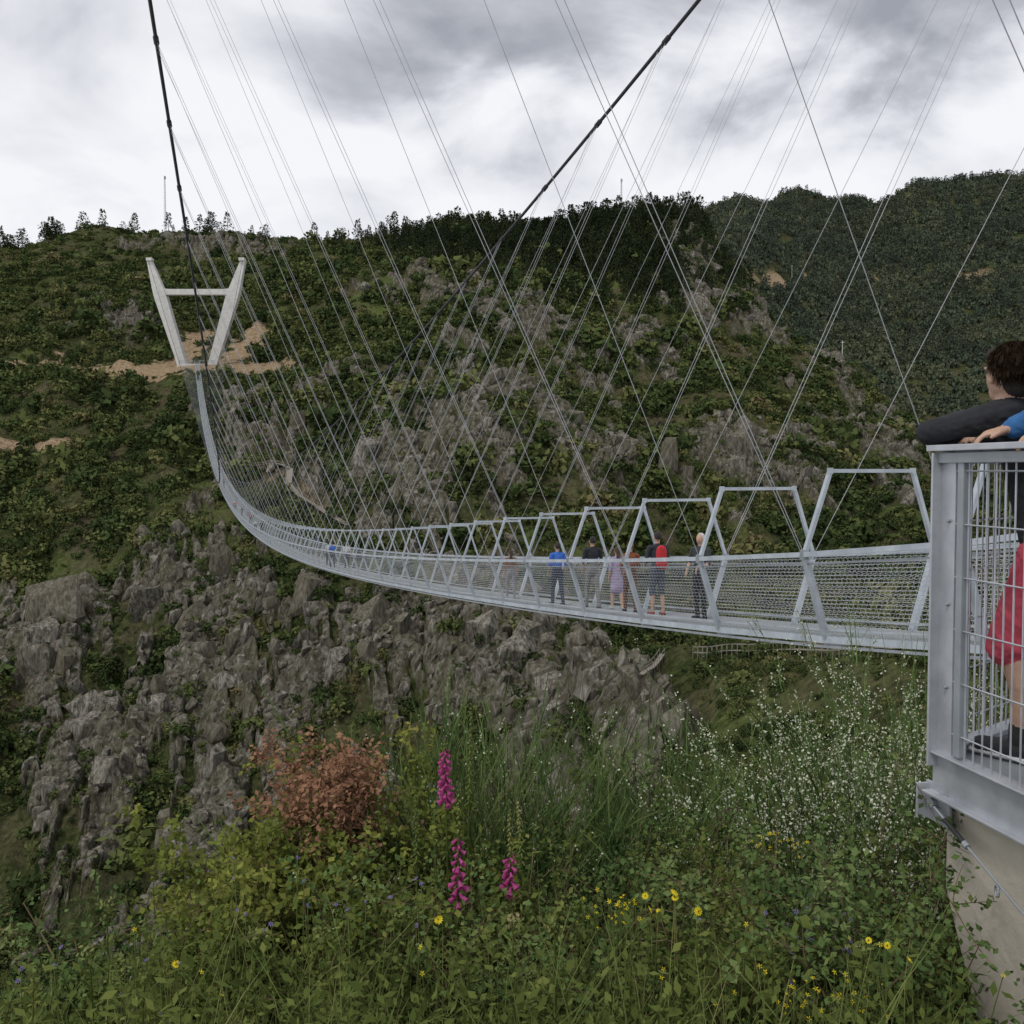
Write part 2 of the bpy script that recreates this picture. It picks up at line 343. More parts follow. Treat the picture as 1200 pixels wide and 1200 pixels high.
for i in range(8):
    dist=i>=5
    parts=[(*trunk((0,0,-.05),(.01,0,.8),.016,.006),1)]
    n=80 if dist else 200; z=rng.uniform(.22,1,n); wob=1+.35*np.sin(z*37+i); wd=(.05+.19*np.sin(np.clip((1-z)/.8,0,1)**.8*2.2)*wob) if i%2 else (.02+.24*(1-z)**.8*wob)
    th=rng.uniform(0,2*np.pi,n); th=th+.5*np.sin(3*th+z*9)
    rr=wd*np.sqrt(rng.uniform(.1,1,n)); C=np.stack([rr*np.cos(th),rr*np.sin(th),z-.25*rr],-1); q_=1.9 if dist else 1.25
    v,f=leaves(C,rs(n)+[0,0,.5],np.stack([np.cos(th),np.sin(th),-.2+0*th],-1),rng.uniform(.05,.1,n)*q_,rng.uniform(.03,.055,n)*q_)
    parts.append((v,f,0)); obj_parts('pine_kind',parts,[M_hazep if dist else M_pine,M_bark],coll=tmpl_fp if dist else tmpl_p)
m,t,out=newmat('rock'); p=t.add('ShaderNodeBsdfDiffuse')
ge=t.add('ShaderNodeNewGeometry'); mp=t.add('ShaderNodeMapping'); t.lk(ge.outputs['Position'],mp.inputs[0]); mp.inputs['Rotation'].default_value=(.35,.45,.3); mp.inputs['Scale'].default_value=(1,1,.33)
nr=t.noise(mp.outputs[0],.9,5,.72,.5); oi=t.add('ShaderNodeObjectInfo')
rk=t.ramp(nr,[(.3,(.016,.015,.013)),(.41,(.075,.068,.055)),(.52,(.175,.162,.137)),(.64,(.31,.292,.255)),(.8,(.48,.46,.42))])
rk=t.mix(t.math('MULTIPLY',oi.outputs['Random'],.65),rk,(.085,.076,.05)); t.lk(rk,p.inputs[0])
b=t.add('ShaderNodeBump'); b.inputs['Strength'].default_value=.8; b.inputs['Distance'].default_value=.6; t.lk(nr,b.inputs['Height']); t.lk(b.outputs[0],p.inputs['Normal']); t.lk(p.outputs[0],out.inputs[0])
M_rock=m
for i in range(10):
    bm=bmesh.new()
    for k in range(18):
        a=rng.uniform(0,6.28); zz_=rng.uniform(-1,1.05); rr=(1-.30*max(zz_,0))*rng.uniform(.75,1.1); bm.verts.new((math.cos(a)*rr*.68+.10*zz_,math.sin(a)*rr*.5,zz_*.8))
    bmesh.ops.convex_hull(bm,input=bm.verts[:]); me=bpy.data.meshes.new('boulder_kind'); bm.to_mesh(me); bm.free()
    for pl in me.polygons: pl.use_smooth=False
    mkobj('boulder_kind',me,[M_rock],coll=tmpl_r)
def scatter(name,pts,rot,scl,coll):
    me=bpy.data.meshes.new(name); me.vertices.add(len(pts)); me.vertices.foreach_set('co',pts.astype(np.float32).ravel())
    a=me.attributes.new('rot','FLOAT_VECTOR','POINT'); a.data.foreach_set('vector',rot.astype(np.float32).ravel())
    a=me.attributes.new('scl','FLOAT_VECTOR','POINT'); a.data.foreach_set('vector',scl.astype(np.float32).ravel())
    o=mkobj(name,me)
    g=bpy.data.node_groups.new(name+'_nodes','GeometryNodeTree')
    g.interface.new_socket('Geometry',in_out='INPUT',socket_type='NodeSocketGeometry'); g.interface.new_socket('Geometry',in_out='OUTPUT',socket_type='NodeSocketGeometry')
    gi=g.nodes.new('NodeGroupInput'); go=g.nodes.new('NodeGroupOutput'); ip=g.nodes.new('GeometryNodeInstanceOnPoints'); ci=g.nodes.new('GeometryNodeCollectionInfo')
    ci.inputs['Collection'].default_value=coll; ci.inputs['Separate Children'].default_value=True; ci.inputs['Reset Children'].default_value=True
    g.links.new(gi.outputs[0],ip.inputs['Points']); g.links.new(ci.outputs[0],ip.inputs['Instance']); ip.inputs['Pick Instance'].default_value=True
    for nm,s in (('rot','Rotation'),('scl','Scale')):
        na=g.nodes.new('GeometryNodeInputNamedAttribute'); na.data_type='FLOAT_VECTOR'; na.inputs['Name'].default_value=nm; g.links.new(na.outputs[0],ip.inputs[s])
    g.links.new(ip.outputs[0],go.inputs[0])
    md=o.modifiers.new('scatter','NODES'); md.node_group=g; return o
def sample(n,wgt,ylo,yhi,amax=.58):
    dY=np.gradient(Yg)[:,None]; area=dY*Y2*(Ag[1]-Ag[0])
    W=wgt*area*(Y2>=ylo)*(Y2<=yhi)*(np.abs(A2)<amax); c=np.cumsum(W.ravel()); k=np.searchsorted(c,rng.uniform(0,c[-1],n)); k=np.minimum(k,c.size-1)
    j,i=np.unravel_index(k,Z.shape); y=Yg[j]+rng.uniform(-.5,.5,n)*dY[j,0]; a=Ag[i]+rng.uniform(-.5,.5,n)*(Ag[1]-Ag[0])
    x=a*y; return np.stack([x,y,Hq(x,y)],-1),j,i
clump=ss(fbm(X2/16,Y2/20,4,80),-.30,.22)
near_t=np.exp(-(((X2+165)/13)**2+((Y2-518)/14)**2))
forest=np.clip(np.exp(-((PU-760)/120)**2-((PV-285)/45)**2)*1.4+np.exp(-((PU-560)/80)**2-((PV-288)/18)**2),0,1)
wsh=(.22+.78*(1-ss(rock,.2,.6)))*(1-ss(dirt,.2,.5))*(.10+clump)*(1-near_t)*(1-.2*spur)
def shrub(name,N,ylo,yhi,ex,base,coll,sd=.45):
    pts,j,i=sample(N,wsh*(Yg[:,None]/350.)**ex,ylo,yhi)
    sc=np.exp(rng.normal(0,sd,N))*base*(.75+.5*clump[j,i])*np.clip(pts[:,1]/260,.55,1.5)*(1-.25*ss(rock[j,i],.3,.7))*(1-.2*spur[j,i])
    sc*=1-.6*ss(-np.hypot(pts[:,0]+165,pts[:,1]-516),-45,-15)
    sc*=1-.35*ss(pts[:,1],640,720)*(pts[:,0]/pts[:,1]<-.1)
    scatter(name,pts-[0,0,.15],np.stack([rng.normal(0,.15,N),rng.normal(0,.15,N),rng.uniform(0,6.28,N)],-1),np.stack([sc*rng.uniform(.8,1.3,N),sc,sc*rng.uniform(.7,1.15,N)],-1),coll)
shrub('hillside_shrubs',40000,205,840,-.7,1.35,tmpl_s,.5)
shrub('gorge_shrubs',12000,75,205,-.6,1.4,tmpl_b,.5)
N=1700
pts,j,i=sample(N,wsh*(clump>.6)*(1-ss(rock,.2,.4)),150,640)
sc=rng.uniform(2.0,3.8,N)*np.clip(pts[:,1]/350,.6,1.2)
scatter('hillside_oaks',pts-[0,0,-.6],np.stack([0*sc,0*sc,rng.uniform(0,6.28,N)],-1),np.stack([sc,sc,sc*rng.uniform(.9,1.3,N)],-1),tmpl_b)
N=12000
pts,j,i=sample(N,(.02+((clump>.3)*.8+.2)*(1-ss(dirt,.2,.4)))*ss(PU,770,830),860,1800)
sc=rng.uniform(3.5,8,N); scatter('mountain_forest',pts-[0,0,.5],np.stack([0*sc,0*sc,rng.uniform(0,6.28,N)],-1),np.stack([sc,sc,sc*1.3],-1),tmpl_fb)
N=4200
pts,j,i=sample(N,forest*(1-.9*rock)*(.15+clump)*(Y2<800)*1.0,500,800)
sc=rng.uniform(6,14,N); scatter('pine_forest',pts-[0,0,.3],np.stack([rng.normal(0,.04,N),rng.normal(0,.04,N),rng.uniform(0,6.28,N)],-1),np.stack([sc,sc,sc],-1),tmpl_p)
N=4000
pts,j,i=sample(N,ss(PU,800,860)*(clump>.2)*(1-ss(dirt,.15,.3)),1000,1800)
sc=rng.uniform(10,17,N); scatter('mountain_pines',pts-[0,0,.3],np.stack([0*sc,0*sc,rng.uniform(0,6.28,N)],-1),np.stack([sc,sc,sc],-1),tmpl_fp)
crest=[]
for a in np.concatenate([rng.normal(-.50,.012,10),rng.normal(-.465,.008,14),rng.uniform(-.44,-.32,8),rng.normal(-.30,.012,9),rng.normal(-.255,.006,4),rng.uniform(-.2,-.12,8),rng.uniform(-.12,.21,85),rng.normal(0,.05,24),rng.normal(.1,.03,18)]):
    ys=np.arange(600,860,3.); h=Hq(a*ys,ys); k=np.argmax(h/ys); y=ys[k]+rng.uniform(-12,8); crest.append((a*y,y,float(Hq(a*y,y))-.3))
crest=np.array(crest); n=len(crest); sc=rng.uniform(6,18,n)
scatter('ridge_trees',crest,np.stack([0*sc,0*sc,rng.uniform(0,6.28,n)],-1),np.stack([sc*1.1,sc*1.1,sc],-1),tmpl_p)
N=7500
pts,j,i=sample(N,ss(rock,.35,.8)*(ss(rdisp+rd2,-.3,.7)+.05)*(Yg[:,None]/350.)**-.4,110,760)
sc=np.exp(rng.normal(0,.6,N))*1.6
scatter('rock_outcrops',pts-np.stack([0*sc,0*sc,.25*sc],-1),np.stack([rng.normal(.15,.3,N),rng.normal(-.30,.3,N),rng.normal(.3,.6,N)],-1),np.stack([sc*rng.uniform(.8,1.5,N),sc*rng.uniform(.7,1.5,N),sc*rng.uniform(.7,1.4,N)],-1),tmpl_r)
print('scatter',time.time()-T0)
# ---------------- mesh builder
class MB:
    def __init__(s): s.v=[];s.f=[];s.m=[]
    def add(s,v,f,m=0):
        o=len(s.v); s.v+= [tuple(x) for x in v]; s.f+=[tuple(int(i)+o for i in q) for q in f]; s.m+=[m]*len(f)
    def beam(s,p,q,w,h=None,m=0,up=(0,0,1)):
        p=Vector(p);q=Vector(q); d=(q-p).normalized(); h=h or w; up=Vector(up)
        if abs(d.dot(up))>.98: up=Vector((1,0,0))
        a=d.cross(up).normalized(); b=a.cross(d)
        v=[]
        for c in (p,q):
            for sx,sy in ((-1,-1),(1,-1),(1,1),(-1,1)): v.append(c+a*sx*w/2+b*sy*h/2)
        s.add(v,[(0,1,2,3),(7,6,5,4),(0,4,5,1),(1,5,6,2),(2,6,7,3),(3,7,4,0)],m)
    def tube(s,pts,r,n=6,m=0,cap=True):
        pts=[Vector(p) for p in pts]; rr=r if isinstance(r,(list,tuple)) else [r]*len(pts); v=[];f=[]
        for i,p in enumerate(pts):
            d=(pts[min(i+1,len(pts)-1)]-pts[max(i-1,0)]).normalized(); up=Vector((0,0,1)) if abs(d.z)<.95 else Vector((1,0,0))
            a=d.cross(up).normalized(); b=a.cross(d)
            for k in range(n):
                th=2*math.pi*k/n; v.append(p+(a*math.cos(th)+b*math.sin(th))*rr[i])
        for i in range(len(pts)-1):
            for k in range(n):
                k2=(k+1)%n; f.append((i*n+k,i*n+k2,(i+1)*n+k2,(i+1)*n+k))
        if cap: f.append(tuple(range(n))[::-1]); f.append(tuple((len(pts)-1)*n+k for k in range(n)))
        s.add(v,f,m)
    def box(s,c,d,m=0,rz=0):
        c=Vector(c); R=Matrix.Rotation(rz,3,'Z'); v=[c+R@Vector((sx*d[0]/2,sy*d[1]/2,sz*d[2]/2)) for sz in(-1,1) for sx,sy in((-1,-1),(1,-1),(1,1),(-1,1))]
        s.add(v,[(3,2,1,0),(4,5,6,7),(0,1,5,4),(1,2,6,5),(2,3,7,6),(3,0,4,7)],m)
    def obj(s,name,mats,parent=None,smooth=False,bevel=0):
        me=bpy.data.meshes.new(name); me.from_pydata(s.v,[],s.f)
        for p,mi in zip(me.polygons,s.m): p.material_index=mi; p.use_smooth=smooth
        o=mkobj(name,me,mats,parent)
        if bevel:
            b=o.modifiers.new('bevel','BEVEL'); b.width=bevel; b.segments=2; b.limit_method='ANGLE'
        return o
def empty(name,loc=(0,0,0)):
    e=bpy.data.objects.new(name,None); e.location=loc; scene.collection.objects.link(e); return e
M_galv=simple('galvanised_steel',(.48,.52,.56),(.32,.355,.39),3,.45,.35,0)
M_galvd=simple('steel_dark_edge',(.32,.35,.37),(.23,.25,.27),5,.5,.3,0)
M_cable=simple('cable_steel_dark',(.035,.037,.042),(.02,.02,.024),5,.6,.3,0)
M_wire=simple('hanger_steel',(.38,.39,.40),(.30,.31,.32),5,.5,.4,0)
M_conc=simple('tower_concrete',(.60,.59,.56),(.46,.45,.42),.5,.85,0,.2)
# ---------------- bridge geometry
def ctr(Y):
    tt=(Y-8)/508.; return Vector((10.6-.34*Y,Y,-1.85-53.4*tt+112*tt*tt+.5*math.exp(-(Y-8)/3.5)))
nrm=Vector((.947,.322,0)); fwd=Vector((-.322,.947,0))
def cable(Y,side):
    tt=(Y-8)/508.; q=(1-2*tt)**2; near=tt<.5
    return ctr(Y)+Vector((side*(1.75+(13.0 if near else 22.8)*q),0,1.9+(30.3 if near else 50.5)*q))
bridge=empty('suspension_footbridge',ctr(8)); bmi=Matrix.Translation(-ctr(8))
fs=[9.14+2.93*k for k in range(173)]
fr=MB(); deck=MB(); rails=MB()
def corners(Y):
    c=ctr(Y); return {'bl':c-nrm*.80,'br':c+nrm*.80,'ml':c-nrm*1.2+Vector((0,0,1.25)),'mr':c+nrm*1.2+Vector((0,0,1.25)),'tl':c-nrm*.76+Vector((0,0,2.5)),'tr':c+nrm*.76+Vector((0,0,2.5))}
C=[corners(y) for y in fs]
for k,c in enumerate(C):
    for a,b_ in (('bl','ml'),('ml','tl'),('tl','tr'),('tr','mr'),('mr','br')):
        thick=(.10 if a+b_ in('blml','mrbr') else .07)
        fr.beam(c[a],c[b_],thick*.8,thick,up=tuple(fwd))
    fr.beam(c['bl']-Vector((0,0,.10)),c['br']-Vector((0,0,.10)),.09,.10,1)
    for s_ in('ml','mr'): fr.box(c[s_],(.13,.12,.14),1,rz=-.33)
    for s_ in('tl','tr','bl','br'): fr.box(c[s_],(.09,.09,.09),0,rz=-.33)
for k in range(len(C)-1):
    a,b_=C[k],C[k+1]
    for s_ in ('bl','br'):
        rails.beam(a[s_]-Vector((0,0,.05)),b_[s_]-Vector((0,0,.05)),.05,.10,0)
        rails.beam(a[s_]-Vector((0,0,.155)),b_[s_]-Vector((0,0,.155)),.04,.04,1)
        rails.beam(a[s_]+Vector((0,0,.10)),b_[s_]+Vector((0,0,.10)),.03,.03,0)
    for s_,b0 in (('ml','bl'),('mr','br')):
        rails.beam(a[s_],b_[s_],.09,.075,0)
        lo=a[b0].lerp(a[s_],.88); l2=b_[b0].lerp(b_[s_],.88); rails.beam(lo,l2,.025,.025,1)
    deck.beam(a['bl'].lerp(a['br'],.5)-Vector((0,0,.10)),b_['bl'].lerp(b_['br'],.5)-Vector((0,0,.10)),.06,.08,1)
fr.obj('portal_frames',[M_galv,M_galvd],bridge).matrix_parent_inverse=bmi
rails.obj('edge_beams_and_rails',[M_galv,M_galvd],bridge).matrix_parent_inverse=bmi
deck.obj('deck_stringer',[M_galv,M_galvd],bridge).matrix_parent_inverse=bmi
def gridmat(name,per,wid,col):
    m,t,out=newmat(name); uv=t.add('ShaderNodeUVMap'); sp=t.add('ShaderNodeSeparateXYZ'); t.lk(uv.outputs[0],sp.inputs[0])
    wob=t.math('MULTIPLY',t.math('SINE',t.math('MULTIPLY',sp.outputs[0],50)),.006)
    def ln(o,p_,w_): return t.math('LESS_THAN',t.math('PINGPONG',o,p_/2),w_/2)
    msk=t.math('MAXIMUM',ln(sp.outputs[0],per[0],wid[0]),ln(t.math('ADD',sp.outputs[1],wob),per[1],wid[1]))
    pr=t.add('ShaderNodeBsdfDiffuse'); pr.inputs[0].default_value=(*col,1)
    tr=t.add('ShaderNodeBsdfTransparent'); mx=t.add('ShaderNodeMixShader'); t.lk(msk,mx.inputs[0]); t.lk(tr.outputs[0],mx.inputs[1]); t.lk(pr.outputs[0],mx.inputs[2]); t.lk(mx.outputs[0],out.inputs[0]); return m
M_mesh=gridmat('woven_wire_mesh',(.12,.065),(.005,.007),(.48,.50,.52))
M_grate=gridmat('deck_grating',(.06,.05),(.022,.016),(.34,.36,.37))
def panel(name,ka,kb,mat,kend):
    vs=[];fs_=[];uvs=[]
    for k in range(kend):
        a,b_=C[k],C[k+1]; L=(b_[ka]-a[ka]).length; H=(a[ka]-a[kb]).length; o=len(vs)
        vs+= [a[ka],b_[ka],b_[kb],a[kb]]; fs_.append((o,o+1,o+2,o+3)); u0=k*L; uvs+=[(u0,0),(u0+L,0),(u0+L,H),(u0,H)]
    me=bpy.data.meshes.new(name); me.from_pydata([tuple(v) for v in vs],[],fs_); ul=me.uv_layers.new(name='UVMap')
    for i_,x in enumerate(uvs): ul.data[i_].uv=x
    o=mkobj(name,me,[mat],bridge); o.matrix_parent_inverse=bmi
panel('side_mesh_left','bl','ml',M_mesh,172); panel('side_mesh_right','br','mr',M_mesh,172); panel('deck_grating','bl','br',M_grate,172)
cb=MB()
for side in(-1,1):
    ys=np.concatenate([np.linspace(8,260,120),np.linspace(264,516,90)]); cb.tube([cable(y,side) for y in ys],.085,8)
    for k,y in enumerate(fs):
        if k%2==0 and y<515:
            d=(cable(y+.3,side)-cable(y-.3,side)).normalized(); c0=cable(y,side); cb.tube([c0-d*.22,c0+d*.22],.125,8)
cb.obj('main_cables',[M_cable],bridge,True).matrix_parent_inverse=bmi
hg=MB()
for k,(y,c) in enumerate(zip(fs,C)):
    if y>512: continue
    for side,key in((-1,'ml'),(1,'mr')):
        r=.0065 if y<40 else .009 if y<80 else .013 if y<150 else .016
        hg.tube([c[key],cable(y if k%2==0 or k==0 else y-2.93+.25,side)],r,4,cap=False)
        if y<75 and k%2==0: hg.tube([c[key]+fwd*.06,cable(y+.6,side)],r,4,cap=False)
hg.obj('hanger_cables',[M_wire],bridge).matrix_parent_inverse=bmi
# ---------------- tower
tw=empty('bridge_tower',(-164.8,516,56)); tb=MB(); tmi=Matrix.Translation((164.8,-516,-56))
c0=ctr(516)
def taper_leg(pts,ws,ds,m=0):
    v=[];f=[]
    for p,w_,d_ in zip(pts,ws,ds):
        for sx,sy in((-1,-1),(1,-1),(1,1),(-1,1)): v.append((p[0]+sx*w_/2,p[1]+sy*d_/2,p[2]))
    for i_ in range(len(pts)-1):
        for k in range(4): k2=(k+1)%4; f.append((i_*4+k,i_*4+k2,i_*4+4+k2,i_*4+4+k))
    n=len(pts)*4; f+=[(3,2,1,0),(n-4,n-3,n-2,n-1)]; tb.add(v,f,m)
for s_ in(-1,1):
    base=(c0.x+s_*7.2,518,53); topp=cable(516,s_)
    pt=lambda k,top=topp,b0=base:(b0[0]+(top.x-b0[0])*k,518,b0[2]+(top.z+1-b0[2])*k)
    taper_leg([pt(0),pt(.12),pt(.64),pt(.73),pt(.96),pt(1.0)],[5.0,4.8,6.6,6.0,3.0,2.4],[4.5,4.2,4.4,4.2,3,3])
    x0,_,z0=pt(.985); tb.box((x0-s_*.2,517,z0+.9),(3.0,3.4,1.6),0)
    tb.box((c0.x+s_*7.4,519,52.2),(6.5,7,5.0),0)
zt=53+(cable(516,1).z+1-53)*.71; xw=7.2+(abs(cable(516,1).x-c0.x)-7.2)*.70
y0,y1=516.6,519.4
prof=[(-xw-1,zt+2.0),(-xw+5,zt+1.4),(xw-5,zt+1.4),(xw+1,zt+2.0),(xw+.5,zt-4.4),(xw-4,zt-1.6),(-xw+4,zt-1.6),(-xw-.5,zt-4.4)]
v=[(c0.x+a,y0,b_) for a,b_ in prof]+[(c0.x+a,y1,b_) for a,b_ in prof]
tb.add(v,[(0,1,6,7),(1,2,5,6),(2,3,4,5),(15,14,9,8),(14,13,10,9),(13,12,11,10)]+[(i_,i_+8,(i_+1)%8+8,(i_+1)%8) for i_ in range(8)])
tb.box((c0.x,520,54.6),(19,11,2.6),0)
tb.obj('concrete_frame',[M_conc],tw,bevel=.15).matrix_parent_inverse=tmi
tr=MB()
for s_ in(-1,1):
    for k in range(10): tr.beam((c0.x+s_*9,514.6+k*1.2,55.9),(c0.x+s_*9,514.6+k*1.2,57.6),.1)
    tr.beam((c0.x+s_*9,514.6,57.6),(c0.x+s_*9,525.4,57.6),.14)
for k in range(15):
    x=c0.x-8.6+k*1.23
    if abs(x-c0.x)>1.6: tr.beam((x,514.6,55.9),(x,514.6,57.6),.14)
tr.beam((c0.x-9,514.6,57.6),(c0.x-1.5,514.6,57.6),.16); tr.beam((c0.x+1.5,514.6,57.6),(c0.x+9,514.6,57.6),.16)
tr.obj('platform_railing',[M_galvd],tw).matrix_parent_inverse=tmi
bs=MB()
for s_ in(-1,1): bs.tube([cable(516,s_)+Vector((0,2,1)),(c0.x+s_*30,640,105)],.12,6)
bs.obj('backstay_cables',[M_cable],tw).matrix_parent_inverse=tmi
# ---------------- lattice masts
def mast(u,vt,vb,y,w=1.2):
    a=az(u,vb); x=a*y; g=float(Hq(x,y)); top=sl(vt)*y
    e=MB()
    for sx,sy in((-1,-1),(1,-1),(0,1)): e.beam((x+sx*w/2,y+sy*w/2,g-1),(x+sx*w*.25,y+sy*w*.25,top),.16)
    n=int((top-g)/2); pr=[(-1,-1),(1,-1),(0,1)]
    for i_ in range(n):
        z0=g+i_*2; z1=z0+2; f0=w/2*(1-.5*i_/n)
        for k in range(3):
            a_,b_=pr[k],pr[(k+1)%3]; e.beam((x+a_[0]*f0,y+a_[1]*f0,z0),(x+b_[0]*f0,y+b_[1]*f0,min(z1,top)),.09)
    for k in range(3): e.box((x+.5*math.cos(k*2.1),y+.5*math.sin(k*2.1),top-1.5),(.5,.3,2.2))
    return e.obj('lattice_mast',[M_galvd])
mast(194,206,268,770,1.6); mast(728,209,260,705,1.4)
for u,vt,vb,y in((928,282,318,1150),(987,388,418,560)):
    x=az(u,vb)*y; g=float(Hq(x,y)); e=MB(); top=max(min(sl(vt)*y,g+20),g+8); e.tube([(x,y,g-1),(x,y,top)],[.3,.18],6); e.beam((x-1.2,y,top-1),(x+1.2,y,top-1),.18)
    e.obj('utility_pole',[M_conc])
# ---------------- wooden walkways
M_wood=simple('weathered_wood',(.30,.27,.23),(.17,.15,.12),2,.85,0,0)
def walkway(uv,ymin,wd=2.2,step=2.0,lift=1.2,ymax=900):
    P_=[onground(u,v,ymin,ymax) for u,v in uv]; L=[]
    for a,b_ in zip(P_[:-1],P_[1:]):
        n=max(1,int(np.linalg.norm(b_-a)/step))
        for k in range(n):
            q_=a+(b_-a)*k/n; q_[2]=float(Hq(q_[0],q_[1])); L.append(q_)
    L.append(P_[-1]); L=np.array(L)
    for _ in range(6): L[1:-1,2]=(L[:-2,2]+L[1:-1,2]*2+L[2:,2])/4
    L[:,2]=np.maximum(L[:,2],Hq(L[:,0],L[:,1])-.2)+lift
    for _ in range(3): L[1:-1,2]=(L[:-2,2]+L[1:-1,2]*2+L[2:,2])/4
    e=MB()
    for a,b_ in zip(L[:-1],L[1:]):
        a=Vector(a);b_=Vector(b_); d=b_-a
        if d.length<.05: continue
        s_=Vector((d.y,-d.x,0)); s_=s_.normalized() if s_.length>1e-3 else Vector((1,0,0))
        e.beam(a,b_,wd,.12)
        for k in(-1,1):
            o=s_*k*wd*.5
            e.beam(a+o+Vector((0,0,1)),b_+o+Vector((0,0,1)),.07,.09); e.beam(a+o-Vector((0,0,lift+.5)),a+o+Vector((0,0,1.05)),.09)
    return e.obj('wooden_walkway',[M_wood])
walkway([(262,548),(300,553),(340,556),(338,572),(352,588),(372,600),(392,612),(410,622)],250,2.4,2.0,2.0)
walkway([(776,774),(767,784),(752,800)],100,.9,1.5,.9,200)
walkway([(716,852),(704,866),(694,880)],100,.9,1.5,.9,240)
walkway([(815,772),(880,773),(960,770),(1050,770)],100,1.0,1.5,.9,200)
# ---------------- platform
M_white=simple('galvanised_plate',(.48,.50,.53),(.33,.35,.38),7,.4,.4,.03)
M_cream=simple('abutment_concrete',(.56,.51,.42),(.40,.36,.30),2.5,.85,0,.25,7,30)
plat=empty('viewing_platform',(1.67,3.8,-1.13)); pmi=Matrix.Translation((-1.67,-3.8,1.13))
K=Vector((1.665,3.8,0)); ra=Vector((.187,-.982,0)); rb=Vector((.77,.64,0)).normalized()
rno=Vector((-.982,-.187,0))
FZ=-1.13; RT=.10
pm=MB()
def at(dirv,s_,z,o=0):
    nn=Vector((-dirv.y,dirv.x,0)); return K+dirv*s_+nn*o+Vector((0,0,z))
pm.beam(at(ra,.0,FZ-.02),at(ra,.0,RT-.03),.012,.09,up=tuple(rno))
pm.beam(at(ra,.045,FZ-.02),at(ra,.045,RT-.03),.09,.010,0,up=tuple(rno))
pm.beam(at(ra,.135,FZ+.05),at(ra,.135,RT-.03),.035,.035,1,up=tuple(rno))
pm.beam(at(rb,.05,FZ),at(rb,.05,RT-.03),.012,.08,up=(rb.y,-rb.x,0))
pm.beam(at(ra,-.04,RT-.012),at(ra,5.8,RT-.012),.09,.024); pm.beam(at(ra,-.03,RT-.05),at(ra,5.8,RT-.05),.05,.04,1)
pm.beam(at(rb,.05,RT-.014),at(rb,8.2,RT-.014),.09,.024); pm.beam(at(rb,.05,RT-.05),at(rb,8.2,RT-.05),.05,.04,1)
pm.beam(at(ra,-.02,FZ-.045),at(ra,5.8,FZ-.045),.012,.16); pm.beam(at(ra,-.03,FZ+.036),at(ra,5.8,FZ+.036),.07,.010); pm.beam(at(ra,-.03,FZ-.128),at(ra,5.8,FZ-.128),.09,.012)
pm.beam(at(rb,.03,FZ-.045),at(rb,8.2,FZ-.045),.012,.16); pm.beam(at(rb,.03,FZ+.036),at(rb,8.2,FZ+.036),.07,.010)
for s_ in(1.6,3.1,4.6): pm.beam(at(ra,s_,FZ),at(ra,s_,RT-.06),.05,.05,1)
for s_ in(1.6,3.1,4.6,6.1,7.6): pm.beam(at(rb,s_,FZ),at(rb,s_,RT-.06),.05,.05,1)
for z in(FZ+.30,FZ+.62,FZ+.94): pm.tube([at(ra,.06,z,-.004),at(ra,.06,z,-.018)],.008,6,1)
pm.obj('railing_frame',[M_white,M_galvd],plat,bevel=.003).matrix_parent_inverse=pmi
pw=MB()
s_=.165
while s_<5.7: pw.tube([at(ra,s_,FZ+.03),at(ra,s_,RT-.06)],.0035,5); s_+=.05
for z in np.arange(FZ+.13,RT-.08,.20): pw.tube([at(ra,.10,z,-.006),at(ra,5.7,z,-.006)],.0035,5)
s_=.10
while s_<8.1: pw.tube([at(rb,s_,FZ+.03),at(rb,s_,RT-.06)],.0035,5); s_+=.05
for z in np.arange(FZ+.13,RT-.08,.20): pw.tube([at(rb,.08,z,.006),at(rb,8.1,z,.006)],.0035,5)
pw.obj('railing_wire_infill',[M_white],plat).matrix_parent_inverse=pmi
pf=MB()
poly=[at(ra,.0,0,.01),at(ra,5.8,0,.01),K+ra*5.8+Vector((9,0,0)),at(rb,8.2,0,-.01)+Vector((3,0,0)),at(rb,8.2,0,-.01)]
v=[(p_.x,p_.y,FZ) for p_ in poly]+[(p_.x,p_.y,FZ-.12) for p_ in poly]
pf.add(v,[(4,3,2,1,0),(5,6,7,8,9)]+[(i_,(i_+1)%5,(i_+1)%5+5,i_+5) for i_ in range(5)])
pf.obj('floor_slab',[M_galvd],plat).matrix_parent_inverse=pmi
ab=MB()
prof=[(.02,FZ-.136),(.02,-1.63),(.235,-2.08),(.85,-3.3),(.85,-9),(5.8,-9),(5.8,FZ-.136)]
v=[at(ra,s_,z,.03) for s_,z in prof]+[at(ra,s_,z,.03)+Vector((7,1.3,0)) for s_,z in prof]; n=len(prof)
ab.add(v,[tuple(range(n)),tuple(range(2*n-1,n-1,-1))]+[((i_+1)%n,i_,i_+n,(i_+1)%n+n) for i_ in range(n)])
ab.obj('concrete_abutment',[M_cream],plat,bevel=.01).matrix_parent_inverse=pmi
br=MB()
br.beam(at(ra,-.055,-1.235),at(ra,-.055,-1.375),.012,.10,0,up=tuple(rno))
br.beam(at(ra,-.06,-1.30),at(ra,.09,-1.30),.012,.15,0)
br.tube([at(ra,.0,-1.30,-.006),at(ra,.0,-1.30,-.03)],.022,8,1); br.tube([at(ra,.05,-1.255,-.006),at(ra,.05,-1.255,-.02)],.01,6,1); br.tube([at(ra,.05,-1.345,-.006),at(ra,.05,-1.345,-.02)],.01,6,1)
r0=at(ra,.03,-1.305,-.03); r1=at(ra,.42,-1.44,-.045)
dd=(r1-r0)
